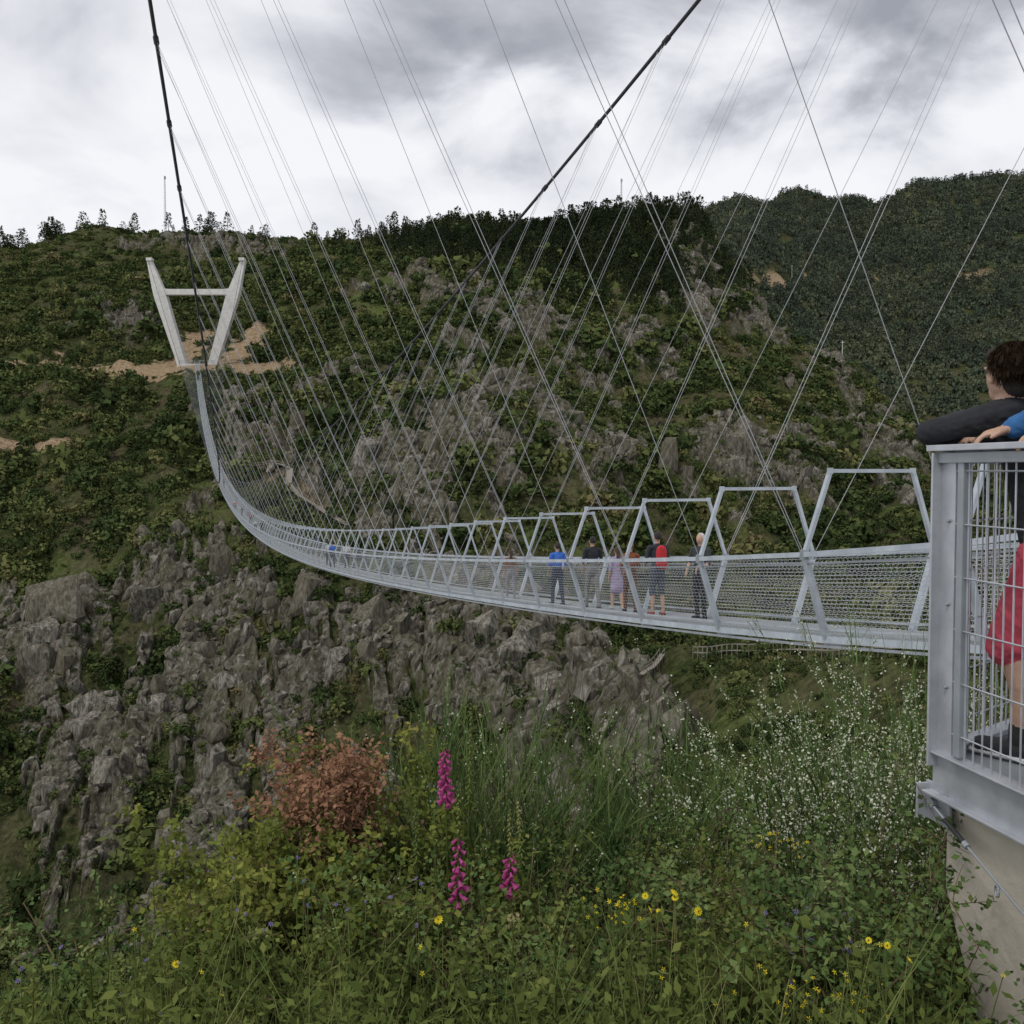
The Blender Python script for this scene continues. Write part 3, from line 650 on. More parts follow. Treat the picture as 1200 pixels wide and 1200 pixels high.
br.tube([r0,r0+dd*.18],.006,8,1); br.tube([r0+dd*.18,r0+dd*.5],.010,8,2); br.tube([r0+dd*.5,r0+dd*.56],.013,8,1); br.tube([r0+dd*.56,r1],.005,8,1); br.tube([r1,r1+dd*3],.005,8,1)
pts_=[r1+Vector((0,0,-.03))+Vector((.0,math.cos(a)*.014,math.sin(a)*.02)) for a in np.linspace(0,6.28,13)]; br.tube(pts_,.005,6,1,False)
br.obj('stay_cable_bracket',[M_white,M_galvd,M_cable],plat,bevel=.002).matrix_parent_inverse=pmi
print('structures',time.time()-T0)
# ---------------- people
def cap_mesh(p0,p1,r0,r1,sq=1.0,fdir=(0,1,0),n=14):
    p0=Vector(p0);p1=Vector(p1); d=p1-p0; L=d.length
    if L<1e-5: d=Vector((0,0,1)); L=1e-5
    d=d.normalized(); f=Vector(fdir); f=(f-d*f.dot(d)); f=f.normalized() if f.length>1e-3 else d.orthogonal().normalized(); a=d.cross(f)
    v=[];fc=[];rings=[]
    for th in (-80,-55,-28,0): rings.append((p0+d*math.sin(math.radians(th))*r0,r0*math.cos(math.radians(th))))
    for th in (0,28,55,80): rings.append((p1+d*math.sin(math.radians(th))*r1,r1*math.cos(math.radians(th))))
    for c,r in rings:
        for k in range(n):
            x=2*math.pi*k/n; v.append(c+a*math.cos(x)*r+f*math.sin(x)*r*sq)
    for i_ in range(len(rings)-1):
        for k in range(n): k2=(k+1)%n; fc.append((i_*n+k,i_*n+k2,(i_+1)*n+k2,(i_+1)*n+k))
    fc.append(tuple(range(n))[::-1]); fc.append(tuple((len(rings)-1)*n+k for k in range(n)))
    return v,fc
def ell_mesh(c,r,R=None,n=16):
    v=[];f=[]; c=Vector(c); m_=10
    for i_ in range(1,m_):
        ph=math.pi*i_/m_
        for k in range(n):
            th=2*math.pi*k/n; q_=Vector((r[0]*math.sin(ph)*math.cos(th),r[1]*math.sin(ph)*math.sin(th),r[2]*math.cos(ph))); v.append(c+((R@q_) if R else q_))
    for i_ in range(m_-2):
        for k in range(n): k2=(k+1)%n; f.append((i_*n+k,(i_+1)*n+k,(i_+1)*n+k2,i_*n+k2))
    f.append(tuple(range(n))); f.append(tuple((m_-2)*n+k for k in range(n))[::-1])
    return v,f
MC={}
def cloth(c,kind=''):
    k=(round(c[0],3),round(c[1],3),round(c[2],3),kind)
    if k not in MC:
        if kind=='skin': MC[k]=simple('skin',c,tuple(x*.78 for x in c),14,.55,0,.1)
        elif kind=='hair': MC[k]=simple('hair',tuple(x*1.5 for x in c),tuple(x*.6 for x in c),60,.7,0,1.0,6,140)
        else: MC[k]=simple('fabric',c,tuple(x*.68 for x in c),11,.9,0,1.0,2,13)
    return MC[k]
SKIN=(.50,.31,.22)
def build_person(name,parts,cols_,voxel,smooth=4):
    e=MB()
    for p_ in parts:
        v,f=(cap_mesh(*p_[1:7]) if p_[0]=='c' else ell_mesh(*p_[1:4])); e.add(v,f)
    me=bpy.data.meshes.new('tmp'); me.from_pydata(e.v,[],e.f); o=bpy.data.objects.new('tmp',me); scene.collection.objects.link(o)
    bm=bmesh.new(); bm.from_mesh(me); bmesh.ops.recalc_face_normals(bm,faces=bm.faces); bm.to_mesh(me); bm.free()
    r=o.modifiers.new('r','REMESH'); r.mode='VOXEL'; r.voxel_size=voxel; s_=o.modifiers.new('s','SMOOTH'); s_.iterations=smooth; s_.factor=.5
    dg=bpy.context.evaluated_depsgraph_get(); nm=bpy.data.meshes.new_from_object(o.evaluated_get(dg)); bpy.data.objects.remove(o)
    nf=len(nm.polygons); cc=np.zeros(nf*3,np.float32); nm.polygons.foreach_get('center',cc); cc=cc.reshape(-1,3)
    best=np.full(nf,1e9); tag=np.zeros(nf,int); tags=sorted(cols_)
    for p_ in parts:
        if p_[0]=='c':
            a=np.array(p_[1],float); b_=np.array(p_[2],float); d=b_-a; L=max((d**2).sum(),1e-9); tt=np.clip(((cc-a)@d)/L,0,1)
            r_=p_[3]+(p_[4]-p_[3])*tt; df=cc-a-tt[:,None]*d
            if p_[5]!=1.0:
                f_=np.array(p_[6],float); f_=f_/np.linalg.norm(f_); k_=df@f_; df=df+np.outer(k_*(1/p_[5]-1),f_)
            dist=np.linalg.norm(df,axis=1)-r_
        else:
            R=np.array(p_[3]) if p_[3] else np.eye(3); q_=(cc-np.array(p_[1]))@R; rad=np.array(p_[2]); dist=(np.linalg.norm(q_/rad,axis=1)-1)*rad.min()
        w_=dist<best; best=np.where(w_,dist,best); tag=np.where(w_,tags.index(p_[-1]),tag)
    nm.polygons.foreach_set('use_smooth',np.ones(nf,bool))
    nm.materials.clear(); o=bpy.data.objects.new(name,nm); scene.collection.objects.link(o)
    for tg in tags: nm.materials.append(cloth(cols_[tg],tg if tg in('skin','hair') else ''))
    nm.polygons.foreach_set('material_index',tag.astype(np.int32))
    if voxel<.008:
        nv=len(nm.vertices); vc=np.zeros(nv*3,np.float32); nm.vertices.foreach_get('co',vc); vc=vc.reshape(-1,3)
        vn=np.zeros(nv*3,np.float32); nm.vertices.foreach_get('normal',vn); vn=vn.reshape(-1,3)
        isc=np.zeros(nv,bool); ci=[tags.index(x) for x in('top','bottom') if x in tags]
        lv=np.zeros(len(nm.loops),np.int32); nm.loops.foreach_get('vertex_index',lv); tot=np.zeros(nf,np.int32); nm.polygons.foreach_get('loop_total',tot)
        isc[lv[np.repeat(np.isin(tag,ci),tot)]]=True
        a_=.0075*(ridged(vc[:,0]*9+vc[:,2]*5,vc[:,1]*9-vc[:,2]*11,3,77)-.35)
        vc=vc+vn*(a_*isc)[:,None]; nm.vertices.foreach_set('co',vc.astype(np.float32).ravel())
    nm.update(); return o
def std_person(name,Y,lat,h,head,cols_,sleeve='short',legs='long',stride=.12,arms=(0,0),pack=False,voxel=.016,skirt=False,longhair=False,female=False):
    k=h/1.75; c=ctr(Y)+nrm*lat; ch,sh=math.cos(head),math.sin(head)
    def W(x,y,z): return (c.x+k*(x*ch-y*sh),c.y+k*(x*sh+y*ch),c.z+k*z)
    fd=(-sh,ch,0); P_=[]; sw=.175 if female else .195
    def cap(a,b_,r0,r1,tag,sq=1.0): P_.append(('c',W(*a),W(*b_),r0*k,r1*k,sq,fd,tag))
    Rm=Matrix([[ch,-sh,0],[sh,ch,0],[0,0,1]])
    def el(a,r,tag): P_.append(('e',W(*a),tuple(x*k for x in r),Rm,tag))
    cap((0,0,.93),(0,.0,1.08),.158,.14,'bottom',.70); cap((0,0,1.02),(0,.01,1.32),.135,.165,'top',.68); cap((-sw+.03,0,1.42),(sw-.03,0,1.42),.06,.06,'top')
    cap((0,0,1.40),(0,0,1.47),.08,.06,'top'); cap((0,0,1.46),(0,.015,1.56),.052,.05,'skin')
    el((0,.02,1.635),(.074,.09,.112),'skin'); el((0,.105,1.62),(.014,.02,.022),'skin'); el((0,-.012,1.665),(.083,.092,.098),'hair')
    for s_ in(-1,1): el((s_*.078,.01,1.63),(.012,.02,.03),'skin')
    if longhair: cap((0,-.06,1.62),(0,-.085,1.42),.065,.05,'hair',.7)
    for s_,sd in((-1,1),(1,-1)):
        y=stride*sd; hip=(s_*.088,0,.92); kn=(s_*.095,y*.55+.02,.50); an=(s_*.10,y-.03,.085)
        lt='bottom'; cap(hip,kn,.088 if legs!='bare' else .08,.062 if legs=='long' else .072,lt)
        if legs=='short': cap(kn,(s_*.095,y*.58+.015,.46),.07,.07,lt); cap((s_*.095,y*.58,.46),an,.048,.036,'skin')
        else: cap(kn,an,.06,.047,lt if legs=='long' else 'skin')
        cap((an[0],an[1]-.03,.045),(an[0]*1.15,an[1]+.15,.035),.045,.036,'shoe')
        ay=arms[0 if s_<0 else 1]; shd=(s_*sw,0,1.41); el_=(s_*(sw+.055),-.03+ay*.12,1.13); wr=(s_*(sw+.04-.1*ay),.05+ay*.30,.90+ay*.22); hd=(wr[0],wr[1]+.03,wr[2]-.09)
        cap(shd,el_,.056,.044,'top'); cap(el_,wr,.040,.030,'top' if sleeve=='long' else 'skin'); cap(wr,hd,.03,.026,'skin',.7)
        for q_ in range(3): cap(hd,(hd[0],hd[1]+.02*(q_-1)+.01,hd[2]-.06),.012,.010,'skin')
    if pack: cap((0,-.17,1.10),(0,-.16,1.36),.13,.12,'pack',.62); [cap((s_*.11,.08,1.2),(s_*.12,.03,1.45),.022,.022,'pack') for s_ in(-1,1)]
    if skirt: cap((0,0,.95),(0,0,.62),.15,.20,'bottom',.75)
    return build_person(name,P_,cols_,voxel*k)
hb=math.atan2(.322,.947)
blk=(.02,.02,.024); dk=(.03,.035,.05)
std_person('walking_woman',30.9,-.15,1.55,hb,dict(top=(.20,.09,.05),bottom=(.25,.25,.27),skin=SKIN,hair=(.05,.03,.02),shoe=(.3,.3,.3)),longhair=True,female=True)
std_person('walking_man',26.7,-.3,1.72,hb+.15,dict(top=(.05,.16,.60),bottom=(.03,.04,.07),skin=SKIN,hair=(.03,.022,.018),shoe=blk),arms=(.3,.1))
std_person('walking_man',25.1,.0,1.84,hb,dict(top=(.022,.024,.03),bottom=(.22,.22,.21),skin=SKIN,hair=(.02,.016,.014),shoe=(.08,.08,.09)),arms=(.2,.4),stride=.16)
std_person('walking_woman',24.2,.25,1.56,hb,dict(top=(.42,.34,.5),bottom=(.36,.30,.44),skin=SKIN,hair=(.08,.05,.03),shoe=(.5,.5,.5)),longhair=True,female=True,skirt=True,legs='bare')
std_person('walking_woman',22.9,-.05,1.66,hb-.2,dict(top=(.22,.07,.03),bottom=(.12,.05,.03),skin=SKIN,hair=(.16,.07,.03),shoe=blk),female=True,arms=(.5,.5))
std_person('walking_man',21.6,-.05,1.86,hb+.05,dict(top=(.03,.035,.045),bottom=(.07,.085,.11),skin=SKIN,hair=(.03,.022,.018),shoe=(.25,.07,.05),pack=(.55,.03,.04)),legs='short',pack=True,stride=.05,arms=(.6,.1))
std_person('standing_man',19.9,.0,1.76,hb+2.0,dict(top=(.04,.045,.05),bottom=(.02,.025,.035),skin=SKIN,hair=(.55,.55,.55),shoe=blk),sleeve='short',stride=.02,arms=(.9,.5))
for Y_,c_ in((64,(.6,.6,.6)),(66,(.05,.14,.5)),(68,(.5,.5,.5)),(71,(.05,.3,.4)),(128,(.02,.02,.02)),(132,(.5,.5,.5)),(150,(.5,.1,.08)),(165,(.05,.05,.06)),(178,(.6,.05,.05)),(182,(.5,.5,.5)),(230,(.03,.03,.04)),(236,(.4,.05,.04))):
    std_person('distant_walker',Y_,rng.uniform(-.4,.4),1.7,hb,dict(top=c_,bottom=dk,skin=SKIN,hair=blk,shoe=blk),voxel=.035)
def near_hand(P_,wr,d,up,side,s=1.0,curl=.8,tag='skin'):
    wr=Vector(wr); d=Vector(d).normalized(); up=Vector(up); up=(up-d*up.dot(d)).normalized(); x=d.cross(up)*side
    P_.append(('c',tuple(wr),tuple(wr+d*.05),.026,.03,.62,tuple(up),tag)); P_.append(('c',tuple(wr+d*.05),tuple(wr+d*.078),.034,.036,.45,tuple(up),tag))
    for i_,(ox,L_) in enumerate(((-.031,.062),(-.0105,.072),(.0105,.068),(.030,.052))):
        a=wr+d*.085+x*ox; b_=a+(d*math.cos(curl*.3)-up*math.sin(curl*.3))*L_*.45+x*ox*.16; c_=b_+(d*math.cos(curl)-up*math.sin(curl))*L_*.35; e_=c_+(d*math.cos(curl*1.7)-up*math.sin(curl*1.7))*L_*.3
        for p0,p1,r0,r1 in((a-d*.01,b_,.0092,.0086),(b_,c_,.0086,.0078),(c_,e_,.0078,.0066)): P_.append(('c',tuple(p0),tuple(p1),r0,r1,1.0,(0,0,1),tag))
    a=wr+d*.025-x*.024; b_=a+d*.032-x*.024-up*.006; c_=b_+d*.03-x*.004-up*.01
    P_.append(('c',tuple(a),tuple(b_),.013,.0105,1.0,(0,0,1),tag)); P_.append(('c',tuple(b_),tuple(c_),.0105,.008,1.0,(0,0,1),tag))
Fd=Vector((-.62,.785,0)).normalized(); Rd=Vector((Fd.y,-Fd.x,0)); fd=tuple(Fd)
P_=[]
def cp(a,b_,r0,r1,tag,sq=1.0,f=None): P_.append(('c',tuple(a),tuple(b_),r0,r1,sq,f or fd,tag))
base=Vector((2.07,3.79,FZ))
def L_(r,f,z): return base+Rd*r+Fd*f+Vector((0,0,z))
RH=Matrix((Rd,Fd,Vector((0,0,1)))).transposed()
cp(L_(0,-.03,.74),L_(0,-.02,.88),.150,.148,'bottom',.70); cp(L_(0,-.02,.88),L_(0,.04,1.18),.150,.16,'top',.74); cp(L_(0,.04,1.18),L_(0,.08,1.30),.162,.15,'top',.72)
cp(L_(-.15,.08,1.355),L_(.15,.08,1.355),.066,.066,'top'); cp(L_(0,.07,1.36),L_(0,.09,1.43),.088,.07,'top'); cp(L_(0,.09,1.40),L_(0,.12,1.50),.055,.052,'skin')
Hc=Vector((1.905,3.77,.37))
cp(L_(0,.09,1.42),Hc+Vector((0,0,-.10)),.056,.052,'skin')
hdR=Matrix.Rotation(-.42,3,'Z')@RH; hx=hdR@Vector((1,0,0)); hy=hdR@Vector((0,1,0)); hz=Vector((0,0,1))
def hp(x,y,z): return tuple(Hc+hx*x+hy*y+hz*z)
def he(x,y,z,r,tag): P_.append(('e',hp(x,y,z),r,hdR,tag))
he(0,.01,.0,(.071,.088,.105),'skin'); he(0,.045,-.06,(.046,.045,.05),'skin'); he(0,.104,-.012,(.010,.017,.022),'skin'); he(0,.088,-.052,(.022,.012,.008),'skin'); he(0,.09,.03,(.05,.012,.010),'skin')
he(0,-.022,.028,(.080,.084,.088),'hair'); he(0,.045,.078,(.062,.052,.034),'hair'); he(.0,-.050,-.035,(.068,.046,.055),'hair')
for s_ in(-1,1):
    he(s_*.079,.010,-.010,(.009,.018,.030),'skin'); he(s_*.03,.082,.008,(.010,.006,.006),'hair'); he(s_*.070,.030,.018,(.010,.012,.03),'hair')
HEAD=(Hc.copy(),hdR.copy())
cp(L_(-.07,.0,1.41),L_(.07,.0,1.41),.052,.052,'top'); cp(L_(-.06,-.05,1.38),L_(.06,-.05,1.38),.05,.05,'top')
lsh=L_(-.155,.08,1.345); lel=Vector((1.640,3.875,RT+.050)); lw=Vector((1.86,4.03,RT+.042)); lm=lsh.lerp(lel,.5)+Vector((0,0,.004))
cp(lsh,lm,.070,.056,'top'); cp(lm,lel,.056,.046,'top'); cp(lel,lw,.047,.036,'top'); near_hand(P_,lw,(.75,.6,-.05),(0,0,1),1)
rsh=L_(.16,.08,1.345); rel=L_(.22,.22,1.18); rw=L_(.02,.28,1.27); cp(rsh,rel,.066,.052,'top'); cp(rel,rw,.05,.038,'top'); near_hand(P_,rw,tuple(-Rd),(0,0,1),-1)
for s_,yy in((-1,.06),(1,-.08)):
    kn=L_(s_*.10,yy+.03,.47); an=L_(s_*.10,yy-.02,.09); cp(L_(s_*.070,-.02,.82),kn+Vector((0,0,-.02)),.088,.086,'bottom'); cp(kn,L_(s_*.10,yy-.03,.30),.052,.055,'skin'); cp(L_(s_*.10,yy-.03,.30),an,.053,.036,'skin')
    cp(an,an+Vector((0,0,.05)),.042,.042,'sock'); cp(an+Fd*-.03+Vector((0,0,-.035)),an+Fd*.15+Vector((0,0,-.045)),.043,.036,'shoe',.9); cp(an+Fd*-.045+Vector((0,0,-.07)),an+Fd*.17+Vector((0,0,-.07)),.042,.036,'sole',.35,(0,0,1))
man=build_person('leaning_man',P_,dict(top=(.018,.019,.024),bottom=(.60,.08,.12),skin=SKIN,hair=(.022,.014,.010),shoe=(.03,.03,.035),sole=(.7,.7,.68),sock=(.02,.02,.02)),.0055,2)
M_hair=foliage('hair_strand',[(0,(.010,.007,.005)),(.6,(.024,.016,.011)),(1,(.055,.035,.024))],40,0,1)
def hair_on(parent,Hc,R,n,L0):
    R=np.array(R); d=rs(n*3); keep=(d[:,2]>-.55)&~((d[:,1]>.35)&(d[:,2]<.45))&~((np.abs(d[:,0])>.7)&(d[:,1]>0)&(d[:,2]<-.1)); d=d[keep][:n]; n=len(d)
    Q=d*np.array([.082,.088,.092])+[0,-.020,.028]; crown=np.array([0,-.03,1.0]); D=unit(unit(d-crown)*1.0+d*.35+rng.normal(0,.35,(n,3)))
    bend=-d*.55+np.array([0,0,-.3])
    v,f,c=strands(Q,D,rng.uniform(.6,1.2,n)*L0,np.full(n,.0016),bend,4,.7); v=v@R.T+np.array(Hc)
    o=obj_parts('hair_strands',[(v,f,0)],[M_hair]); o.parent=parent
hair_on(man,HEAD[0],HEAD[1],3800,.045)
P_=[]; base=Vector((2.38,3.28,FZ)); Fd=Vector((-.9,.43,0)).normalized(); Rd=Vector((Fd.y,-Fd.x,0)); fd=tuple(Fd); RH=Matrix((Rd,Fd,Vector((0,0,1)))).transposed()
cp(L_(0,-.02,.9),L_(0,0,1.02),.155,.15,'bottom',.72); cp(L_(0,0,1.0),L_(0,.05,1.36),.15,.165,'top',.72); cp(L_(-.16,.05,1.47),L_(.16,.05,1.47),.065,.065,'top'); cp(L_(0,.05,1.48),L_(0,.08,1.6),.058,.052,'skin')
Hc=L_(0,.10,1.70); hdR=RH; hx,hy=Rd,Fd
he(0,.01,.0,(.073,.088,.108),'skin'); he(0,.104,-.012,(.011,.018,.024),'skin'); he(0,-.02,.035,(.083,.088,.09),'hair'); he(0,.088,-.052,(.022,.012,.008),'skin')
for s_ in(-1,1): he(s_*.078,.006,-.008,(.010,.019,.031),'skin')
rsh=L_(.18,.05,1.45); rel=Vector((2.035,3.56,RT+.16)); rw=Vector((1.865,3.655,RT+.060)); cp(rsh,rel,.064,.052,'top'); cp(rel,rw,.052,.040,'top'); near_hand(P_,rw,(-.86,.30,-.22),(-.12,.05,1),1,curl=.6)
lsh=L_(-.18,.05,1.45); lel=L_(-.26,.20,1.24); lw=Vector((1.84,3.30,RT+.05)); cp(lsh,lel,.064,.052,'top'); cp(lel,lw,.05,.038,'top'); near_hand(P_,lw,(-.8,.3,-.25),(0,0,1),-1,curl=.7)
for s_ in(-1,1):
    kn=L_(s_*.10,.03,.49); an=L_(s_*.10,0,.09); cp(L_(s_*.085,-.02,.9),kn,.092,.066,'bottom'); cp(kn,an,.066,.05,'bottom'); cp(an+Fd*-.03+Vector((0,0,-.045)),an+Fd*.16+Vector((0,0,-.05)),.043,.036,'shoe')
build_person('neighbour_in_blue_jacket',P_,dict(top=(.03,.13,.33),bottom=(.04,.05,.08),skin=SKIN,hair=(.05,.035,.025),shoe=blk),.005,2)
print('people',time.time()-T0)
# ---------------- foreground vegetation
G1=foliage('fg_leaf',[(0,(.055,.078,.022)),(.5,(.115,.15,.04)),(1,(.21,.23,.065))],3,.3,1)
GO=foliage('oak_leaf',[(0,(.075,.10,.024)),(.45,(.155,.185,.042)),(.8,(.25,.265,.065)),(1,(.28,.225,.08))],2.2,.3,1)
G2=foliage('fg_broom_green',[(0,(.05,.082,.03)),(.5,(.09,.14,.045)),(1,(.17,.205,.08))],2.5,0,1)
G3=foliage('fg_grass',[(0,(.07,.10,.03)),(.5,(.125,.16,.05)),(.8,(.21,.21,.08)),(1,(.30,.25,.13))],2.5,0,1)
GW=foliage('pale_blossom',[(0,(.40,.42,.30)),(1,(.62,.64,.50))],8,0,1)
GPk=foliage('foxglove_petal',[(0,(.34,.04,.17)),(1,(.60,.14,.36))],20,.3,1)
GYl=foliage('yellow_petal',[(0,(.75,.60,.03)),(1,(.85,.72,.06))],10,.3,1)
GR=foliage('dry_leaf',[(0,(.17,.085,.055)),(1,(.38,.215,.13))],6,.2,1)
GT=foliage('fg_twig',[(0,(.09,.07,.045)),(1,(.18,.13,.08))],4,0,1)
GL=foliage('lupin_petal',[(0,(.20,.16,.40)),(1,(.32,.26,.52))],4,.3,1)
def gz(x,y): return float(Hq(x,y))
def broom(name,u,y,h,spread,n,white,wsz=.012,lean=(0,0)):
    x=az(u)*y; z=gz(x,y); B=np.array([x,y,z])
    P0=B+np.stack([rng.normal(0,.10,n),rng.normal(0,.10,n),rng.uniform(-.1,.1,n)],-1)*spread
    D=np.stack([rng.normal(lean[0],.25*spread,n),rng.normal(lean[1],.25*spread,n),np.ones(n)],-1)
    L=h*rng.uniform(.5,1.0,n); bend=rng.normal(0,.12,(n,3))*[1,1,.1]
    parts=[]; v,f,c=strands(P0,D,L,rng.uniform(.003,.006,n),bend,6,.6); parts.append((v,f,0))
    k=rng.integers(0,n,n*17); tt=rng.uniform(.22,.98,n*17); ci=c[k]; fi=tt*6; i0=np.minimum(fi.astype(int),5); fr_=(fi-i0)[:,None]
    Q=ci[np.arange(len(k)),i0]*(1-fr_)+ci[np.arange(len(k)),i0+1]*fr_; dv=ci[np.arange(len(k)),i0+1]-ci[np.arange(len(k)),i0]
    D2=unit(dv)+rng.normal(0,.24,(len(k),3)); v,f,c2=strands(Q,D2,rng.uniform(.12,.42,len(k)),rng.uniform(.003,.005,len(k)),rng.normal(0,.12,(len(k),3)),3,.6); parts.append((v,f,0))
    m_=len(k); kk=rng.integers(0,len(k),m_); s3=rng.uniform(.1,1,(m_,1)); C3=c2[kk,0]*(1-s3)+c2[kk,3]*s3
    v,f=leaves(C3,rs(m_),unit(D2[kk])+rng.normal(0,.5,(m_,3)),rng.uniform(.02,.04,m_),rng.uniform(.006,.012,m_)); parts.append((v,f,0))
    if white:
        kk=rng.integers(0,len(k),white//6); kk=np.repeat(kk,6); s3=rng.uniform(.2,1.05,(len(kk),1)); C3=c2[kk,0]*(1-s3)+c2[kk,3]*s3+rng.normal(0,.006,(len(kk),3)); hz_=(C3[:,2]-z)/h; C3=C3[hz_>np.repeat(rng.uniform(.25,.75,len(kk)//6),6)]; nn=len(C3)
        v,f=leaves(C3,rs(nn),rs(nn),rng.uniform(.7,1.3,nn)*wsz,rng.uniform(.6,1.0,nn)*wsz); parts.append((v,f,1))
    obj_parts(name,parts,[G2,GW])
broom('broom_shrub',545,5.4,2.3,1.0,120,1500,.013)
broom('broom_shrub',600,5.7,2.3,1.0,120,1500,.013)
broom('broom_shrub',500,5.2,1.9,1.0,80,600,.012)
broom('broom_shrub',760,6.0,2.4,1.1,120,600,.012)
broom('broom_shrub',815,6.3,2.5,1.0,120,600,.012)
broom('broom_shrub',700,5.3,1.8,1.0,90,400,.012)
broom('broom_shrub',650,5.6,2.0,1.0,90,400,.012)
broom('broom_shrub',870,6.0,2.3,1.0,100,2400,.013)
for u,y,h in((960,6.3,2.6),(1010,6.6,3.1),(1055,6.2,3.1),(1090,5.6,2.8),(985,5.3,2.0),(1040,5.0,2.0),(1075,6.8,3.7),(910,6.0,2.2),(1125,5.0,2.0)):
    broom('broom_shrub',u,y,h,1.15,85,12000,.0155,lean=(.05,0))
def leafy(name,u,y,h,wd,n,mat,ls=(.02,.045),stems=26,top=0):
    x=az(u)*y; z=gz(x,y); B=np.array([x,y,z]); parts=[]
    P0=B+rng.normal(0,.08,(stems,3))*[1,1,.2]; D=np.stack([rng.normal(0,wd*.55,stems),rng.normal(0,wd*.45,stems),np.full(stems,h)],-1)
    v,f,c=strands(P0,D,np.linalg.norm(D,axis=1)*rng.uniform(.6+.3*(top>0),1.0,stems),np.full(stems,.008),rng.normal(0,.15-.09*(top>0),(stems,3)),6,.7); parts.append((v,f,1))
    m_=stems*14; k=rng.integers(0,stems,m_); i0=rng.integers(1+top,7,m_); Q=c[k,i0]; v,f,c2=strands(Q,rs(m_)+[0,0,.5],rng.uniform(.1,.3-.1*(top>0),m_),np.full(m_,.0025),rng.normal(0,.2,(m_,3)),3,.5); parts.append((v,f,1))
    kk=rng.integers(0,m_,n); s3=rng.uniform(.1,1.1,(n,1)); C3=c2[kk,0]*(1-s3)+c2[kk,3]*s3+rng.normal(0,.022,(n,3))
    s=rng.uniform(*ls,n); v,f=leaves(C3,rs(n)+[0,-.2,.9],rs(n),s,s*rng.uniform(.5,.75,n)); parts.append((v,f,0))
    return obj_parts(name,parts,[mat,GT])
for u,y,h,wd,n in((305,5.2,1.45,.5,14000),(360,5.0,1.5,.55,16000),(425,5.3,1.65,.5,15000),(285,4.4,.9,.4,8000),(480,4.9,1.15,.45,9000),(380,4.3,.95,.5,10000),(330,4.5,1.1,.45,9000)):
    leafy('oak_shrub',u,y,h,wd,n,GO,(.022,.048))
leafy('dry_heather_shrub',385,4.95,1.62,.16,8000,GR,(.018,.04),30,top=4)
for u,y,h in((640,4.7,1.1),(870,5.0,1.2),(930,4.6,1.05),(720,4.4,.9),(560,4.2,.8),(200,4.3,.5),(80,4.2,.45),(1000,4.3,1.05),(1080,4.2,1.15),(780,4.8,1.1),(850,4.3,.9),(500,4.2,.8),(680,5.2,1.4),(905,5.5,1.6),(620,3.7,.5),(950,3.7,.65),(430,3.8,.6),(250,3.8,.45),(820,3.7,.55),(1060,3.6,.7)):
    leafy('low_shrub',u,y,h,.5,5000,G1 if rng.uniform()<.6 else G2,(.018,.04),18)
N=17000
a=rng.uniform(-.60,.56,N); y=2.6+rng.uniform(0,1,N)**1.3*6.0; x=a*y; ok=~((x>1.5)&(y<4.7)); x=x[ok];y=y[ok];N=len(x)
g=np.stack([x,y,Hq(x,y)-.02],-1); parts=[]
hn=.22+.65*ss(fbm(x/.4,y/.4,3,90),-.3,.5)
hn*=1-.35*ss(-x/y,.25,.4)
v,f,c=strands(g,np.stack([rng.normal(0,.28,N),rng.normal(0,.28,N),np.ones(N)],-1),hn*rng.uniform(.25,.85,N),rng.uniform(.0015,.0045,N),rng.normal(0,.28,(N,3))*[1,1,.4],4,.85); parts.append((v,f,0))
n=80000; kk=rng.integers(0,N,n); i0=rng.integers(1,5,n); C3=c[kk,i0]+rng.normal(0,.03,(n,3)); s=rng.uniform(.015,.055,n)
v,f=leaves(C3,rs(n)+[0,0,.9],rs(n)+[0,0,.3],s,s*rng.uniform(.3,.6,n)); parts.append((v,f,1))
obj_parts('grass_and_weeds',parts,[G3,G1])
N=1100; a=rng.uniform(-.62,.60,N); y=rng.uniform(6.5,70,N); x=a*y; pts=np.stack([x,y,Hq(x,y)],-1); sc=rng.uniform(.2,.5,N)*np.clip(y/12,.8,3)
scatter('bank_undergrowth',pts,np.stack([0*sc,0*sc,rng.uniform(0,6.28,N)],-1),np.stack([sc,sc,sc],-1),tmpl_b)
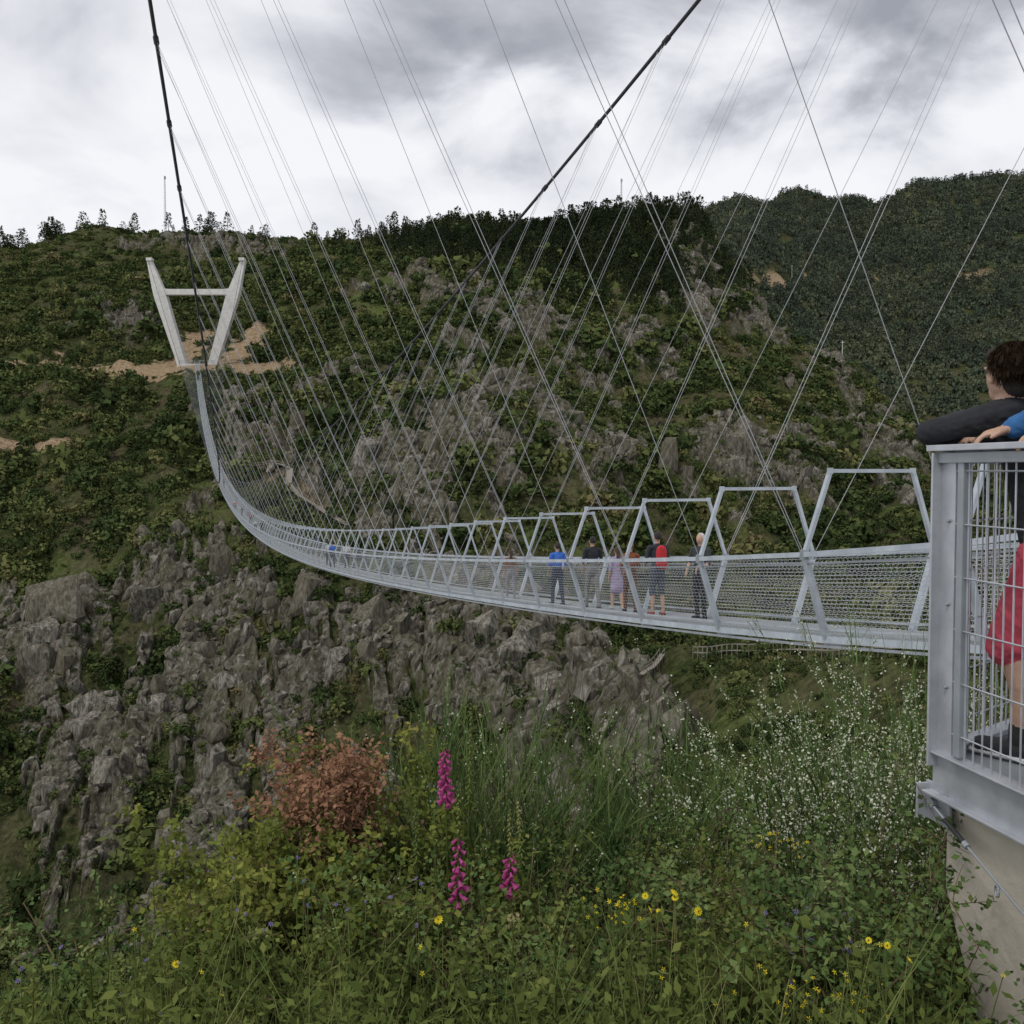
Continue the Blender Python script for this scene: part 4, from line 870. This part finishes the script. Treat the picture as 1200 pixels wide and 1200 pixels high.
def foxglove(u,vt,vf,y,sc=1.0):
    x=az(u,vt)*y; z0=gz(x,y); zt=sl(vt)*y; zf=sl(vf)*y; parts=[]; ph=rng.uniform(0,6)
    lean=rng.normal(0,.03,2)
    def ax(z): k=(z-z0)/(zt-z0); return np.array([x+lean[0]*(k*k-1),y+lean[1]*(k*k-1),z])
    zs=np.linspace(z0,zt,10)
    for p0,p1 in zip(zs[:-1],zs[1:]): parts.append((*trunk(ax(p0),ax(p1),.005,.004),0))
    nb_=42; z_=np.linspace(zf,zt,nb_)
    for i_,zb in enumerate(z_):
        k=i_/nb_; th=ph+i_*2.4; d=np.array([math.cos(th),math.sin(th),-.7]); d/=np.linalg.norm(d); p0=ax(zb)
        if k<sc:
            if rng.uniform()<.10: continue
            q_=1.18*(1-.45*k/max(sc,.01))*rng.uniform(.75,1.05); L=.038*q_; parts.append((*trunk(p0+d*.006,p0+d*L,.005*q_,.011*q_,7),1)); parts.append((*trunk(p0+d*L,p0+d*(L+.006),.011*q_,.015*q_,7),1))
        else:
            L=.016*(1.3-k); parts.append((*trunk(p0,p0+d*(L+.006),.006,.002,5),2))
    n=40; th=rng.uniform(0,6.28,n); zz_=z0+rng.uniform(0,.35,n)*(zf-z0); Cc=np.array([ax(q_) for q_ in zz_]); Td=np.stack([np.cos(th),np.sin(th),rng.uniform(.1,.7,n)],-1)
    v,f=leaves(Cc,np.cross(Td,np.stack([-np.sin(th),np.cos(th),0*th],-1))*-1,Td,rng.uniform(.10,.2,n),rng.uniform(.03,.06,n)); parts.append((v,f,0))
    obj_parts('foxglove',parts,[G1,GPk,G3])
foxglove(521,868,938,4.4,.85); foxglove(538,925,1056,4.0,.58); foxglove(597,950,1037,4.1,.42); foxglove(487,930,1010,4.3,0.0); foxglove(552,838,940,4.6,0.0); foxglove(607,940,1010,4.3,0.0)
def daisies(name,lst,mat,r=.016,petals=12):
    parts=[]
    for u,v_,y in lst:
        x=az(u,v_)*y; zt=sl(v_)*y; z0=gz(x,y); p=np.array([x,y,zt]); b_=np.array([x+rng.normal(0,.05),y+.03,z0])
        parts.append((*trunk(b_,p,.0025,.0018,5),0)); nn=unit(np.array([rng.normal(0,.5),rng.normal(-.4,.4),.7])); a_=unit(np.cross(nn,[1,0,0])); c_=np.cross(nn,a_); r_=r*rng.uniform(.7,1.1)
        th=np.linspace(0,2*np.pi,petals,endpoint=False)+rng.uniform(0,1); Td=np.cos(th)[:,None]*a_+np.sin(th)[:,None]*c_+nn*.15
        v,f=leaves(np.repeat(p[None],petals,0)+Td*.002,np.repeat(nn[None],petals,0),Td,np.full(petals,r_),np.full(petals,r_*.5)); parts.append((v,f,1))
        parts.append((*trunk(p,p+nn*.004,r*.35,r*.2,8),1))
    obj_parts(name,parts,[G3,mat])
yl=[(790,1046,3.5),(818,1068,3.4),(762,1066,3.5),(772,1068,3.6),(756,1050,3.7),(791,1052,3.5),(514,1078,3.4),(1066,1125,3.1),(1040,1108,3.2),(1018,1102,3.2),(206,1130,3.3)]
daisies('yellow_wildflowers',yl,GYl,.015)
cl=[(900+rng.normal(0,22),985+rng.normal(0,9),4.6) for _ in range(30)]+[(960+rng.normal(0,40),1165+rng.normal(0,14),3.2) for _ in range(34)]+[(715+rng.normal(0,22),1064+rng.normal(0,12),3.7) for _ in range(30)]+[(760+rng.normal(0,300),1130+rng.normal(0,30),3.2) for _ in range(14)]
daisies('yellow_rockrose',cl,GYl,.009,5)
daisies('blue_wildflowers',[(970+rng.normal(0,50),1100+rng.normal(0,25),3.5) for _ in range(40)]+[(130+rng.normal(0,90),1140+rng.normal(0,20),3.3) for _ in range(12)]+[(400+rng.normal(0,90),1060+rng.normal(0,40),3.6) for _ in range(18)],GL,.009,6)
def weed(u,vt,y,mat=G1,n=60):
    x=az(u,vt)*y; zt=sl(vt)*y; z0=gz(x,y); parts=[]; b_=np.array([x+rng.normal(0,.04),y,z0]); tpt=np.array([x,y,zt]); parts.append((*trunk(b_,tpt,.005,.002,5),0))
    s3=rng.uniform(.1,1,n); C3=b_+(tpt-b_)*s3[:,None]; D=rs(n)*[1,1,.3]+[0,0,.5]; v,f=leaves(C3,rs(n)+[0,0,1],D,rng.uniform(.04,.13,n)*(1.1-s3*.7),rng.uniform(.012,.03,n)*(1.1-s3*.6)); parts.append((v,f,0))
    n2=30; C4=tpt+rng.normal(0,.018,(n2,3)); v,f=leaves(C4,rs(n2),rs(n2),np.full(n2,.02),np.full(n2,.012)); parts.append((v,f,1))
    obj_parts('tall_weed',parts,[mat,G3])
for u,vt,y in((125,1065,3.4),(165,1085,3.3),(190,1110,3.2),(105,1115,3.3),(140,1130,3.2),(170,1140,3.2),(600,1080,3.3),(650,1090,3.2),(380,1090,3.3),(480,1070,3.4),(860,1080,3.4),(300,1100,3.2),(545,1095,3.2),(820,1100,3.2),(40,1140,3.2),(740,1110,3.2),(1010,1110,3.2),(905,1100,3.2),(680,1060,3.6),(440,1050,3.6),(930,1060,3.6)): weed(u,vt,y)
print('done',time.time()-T0)
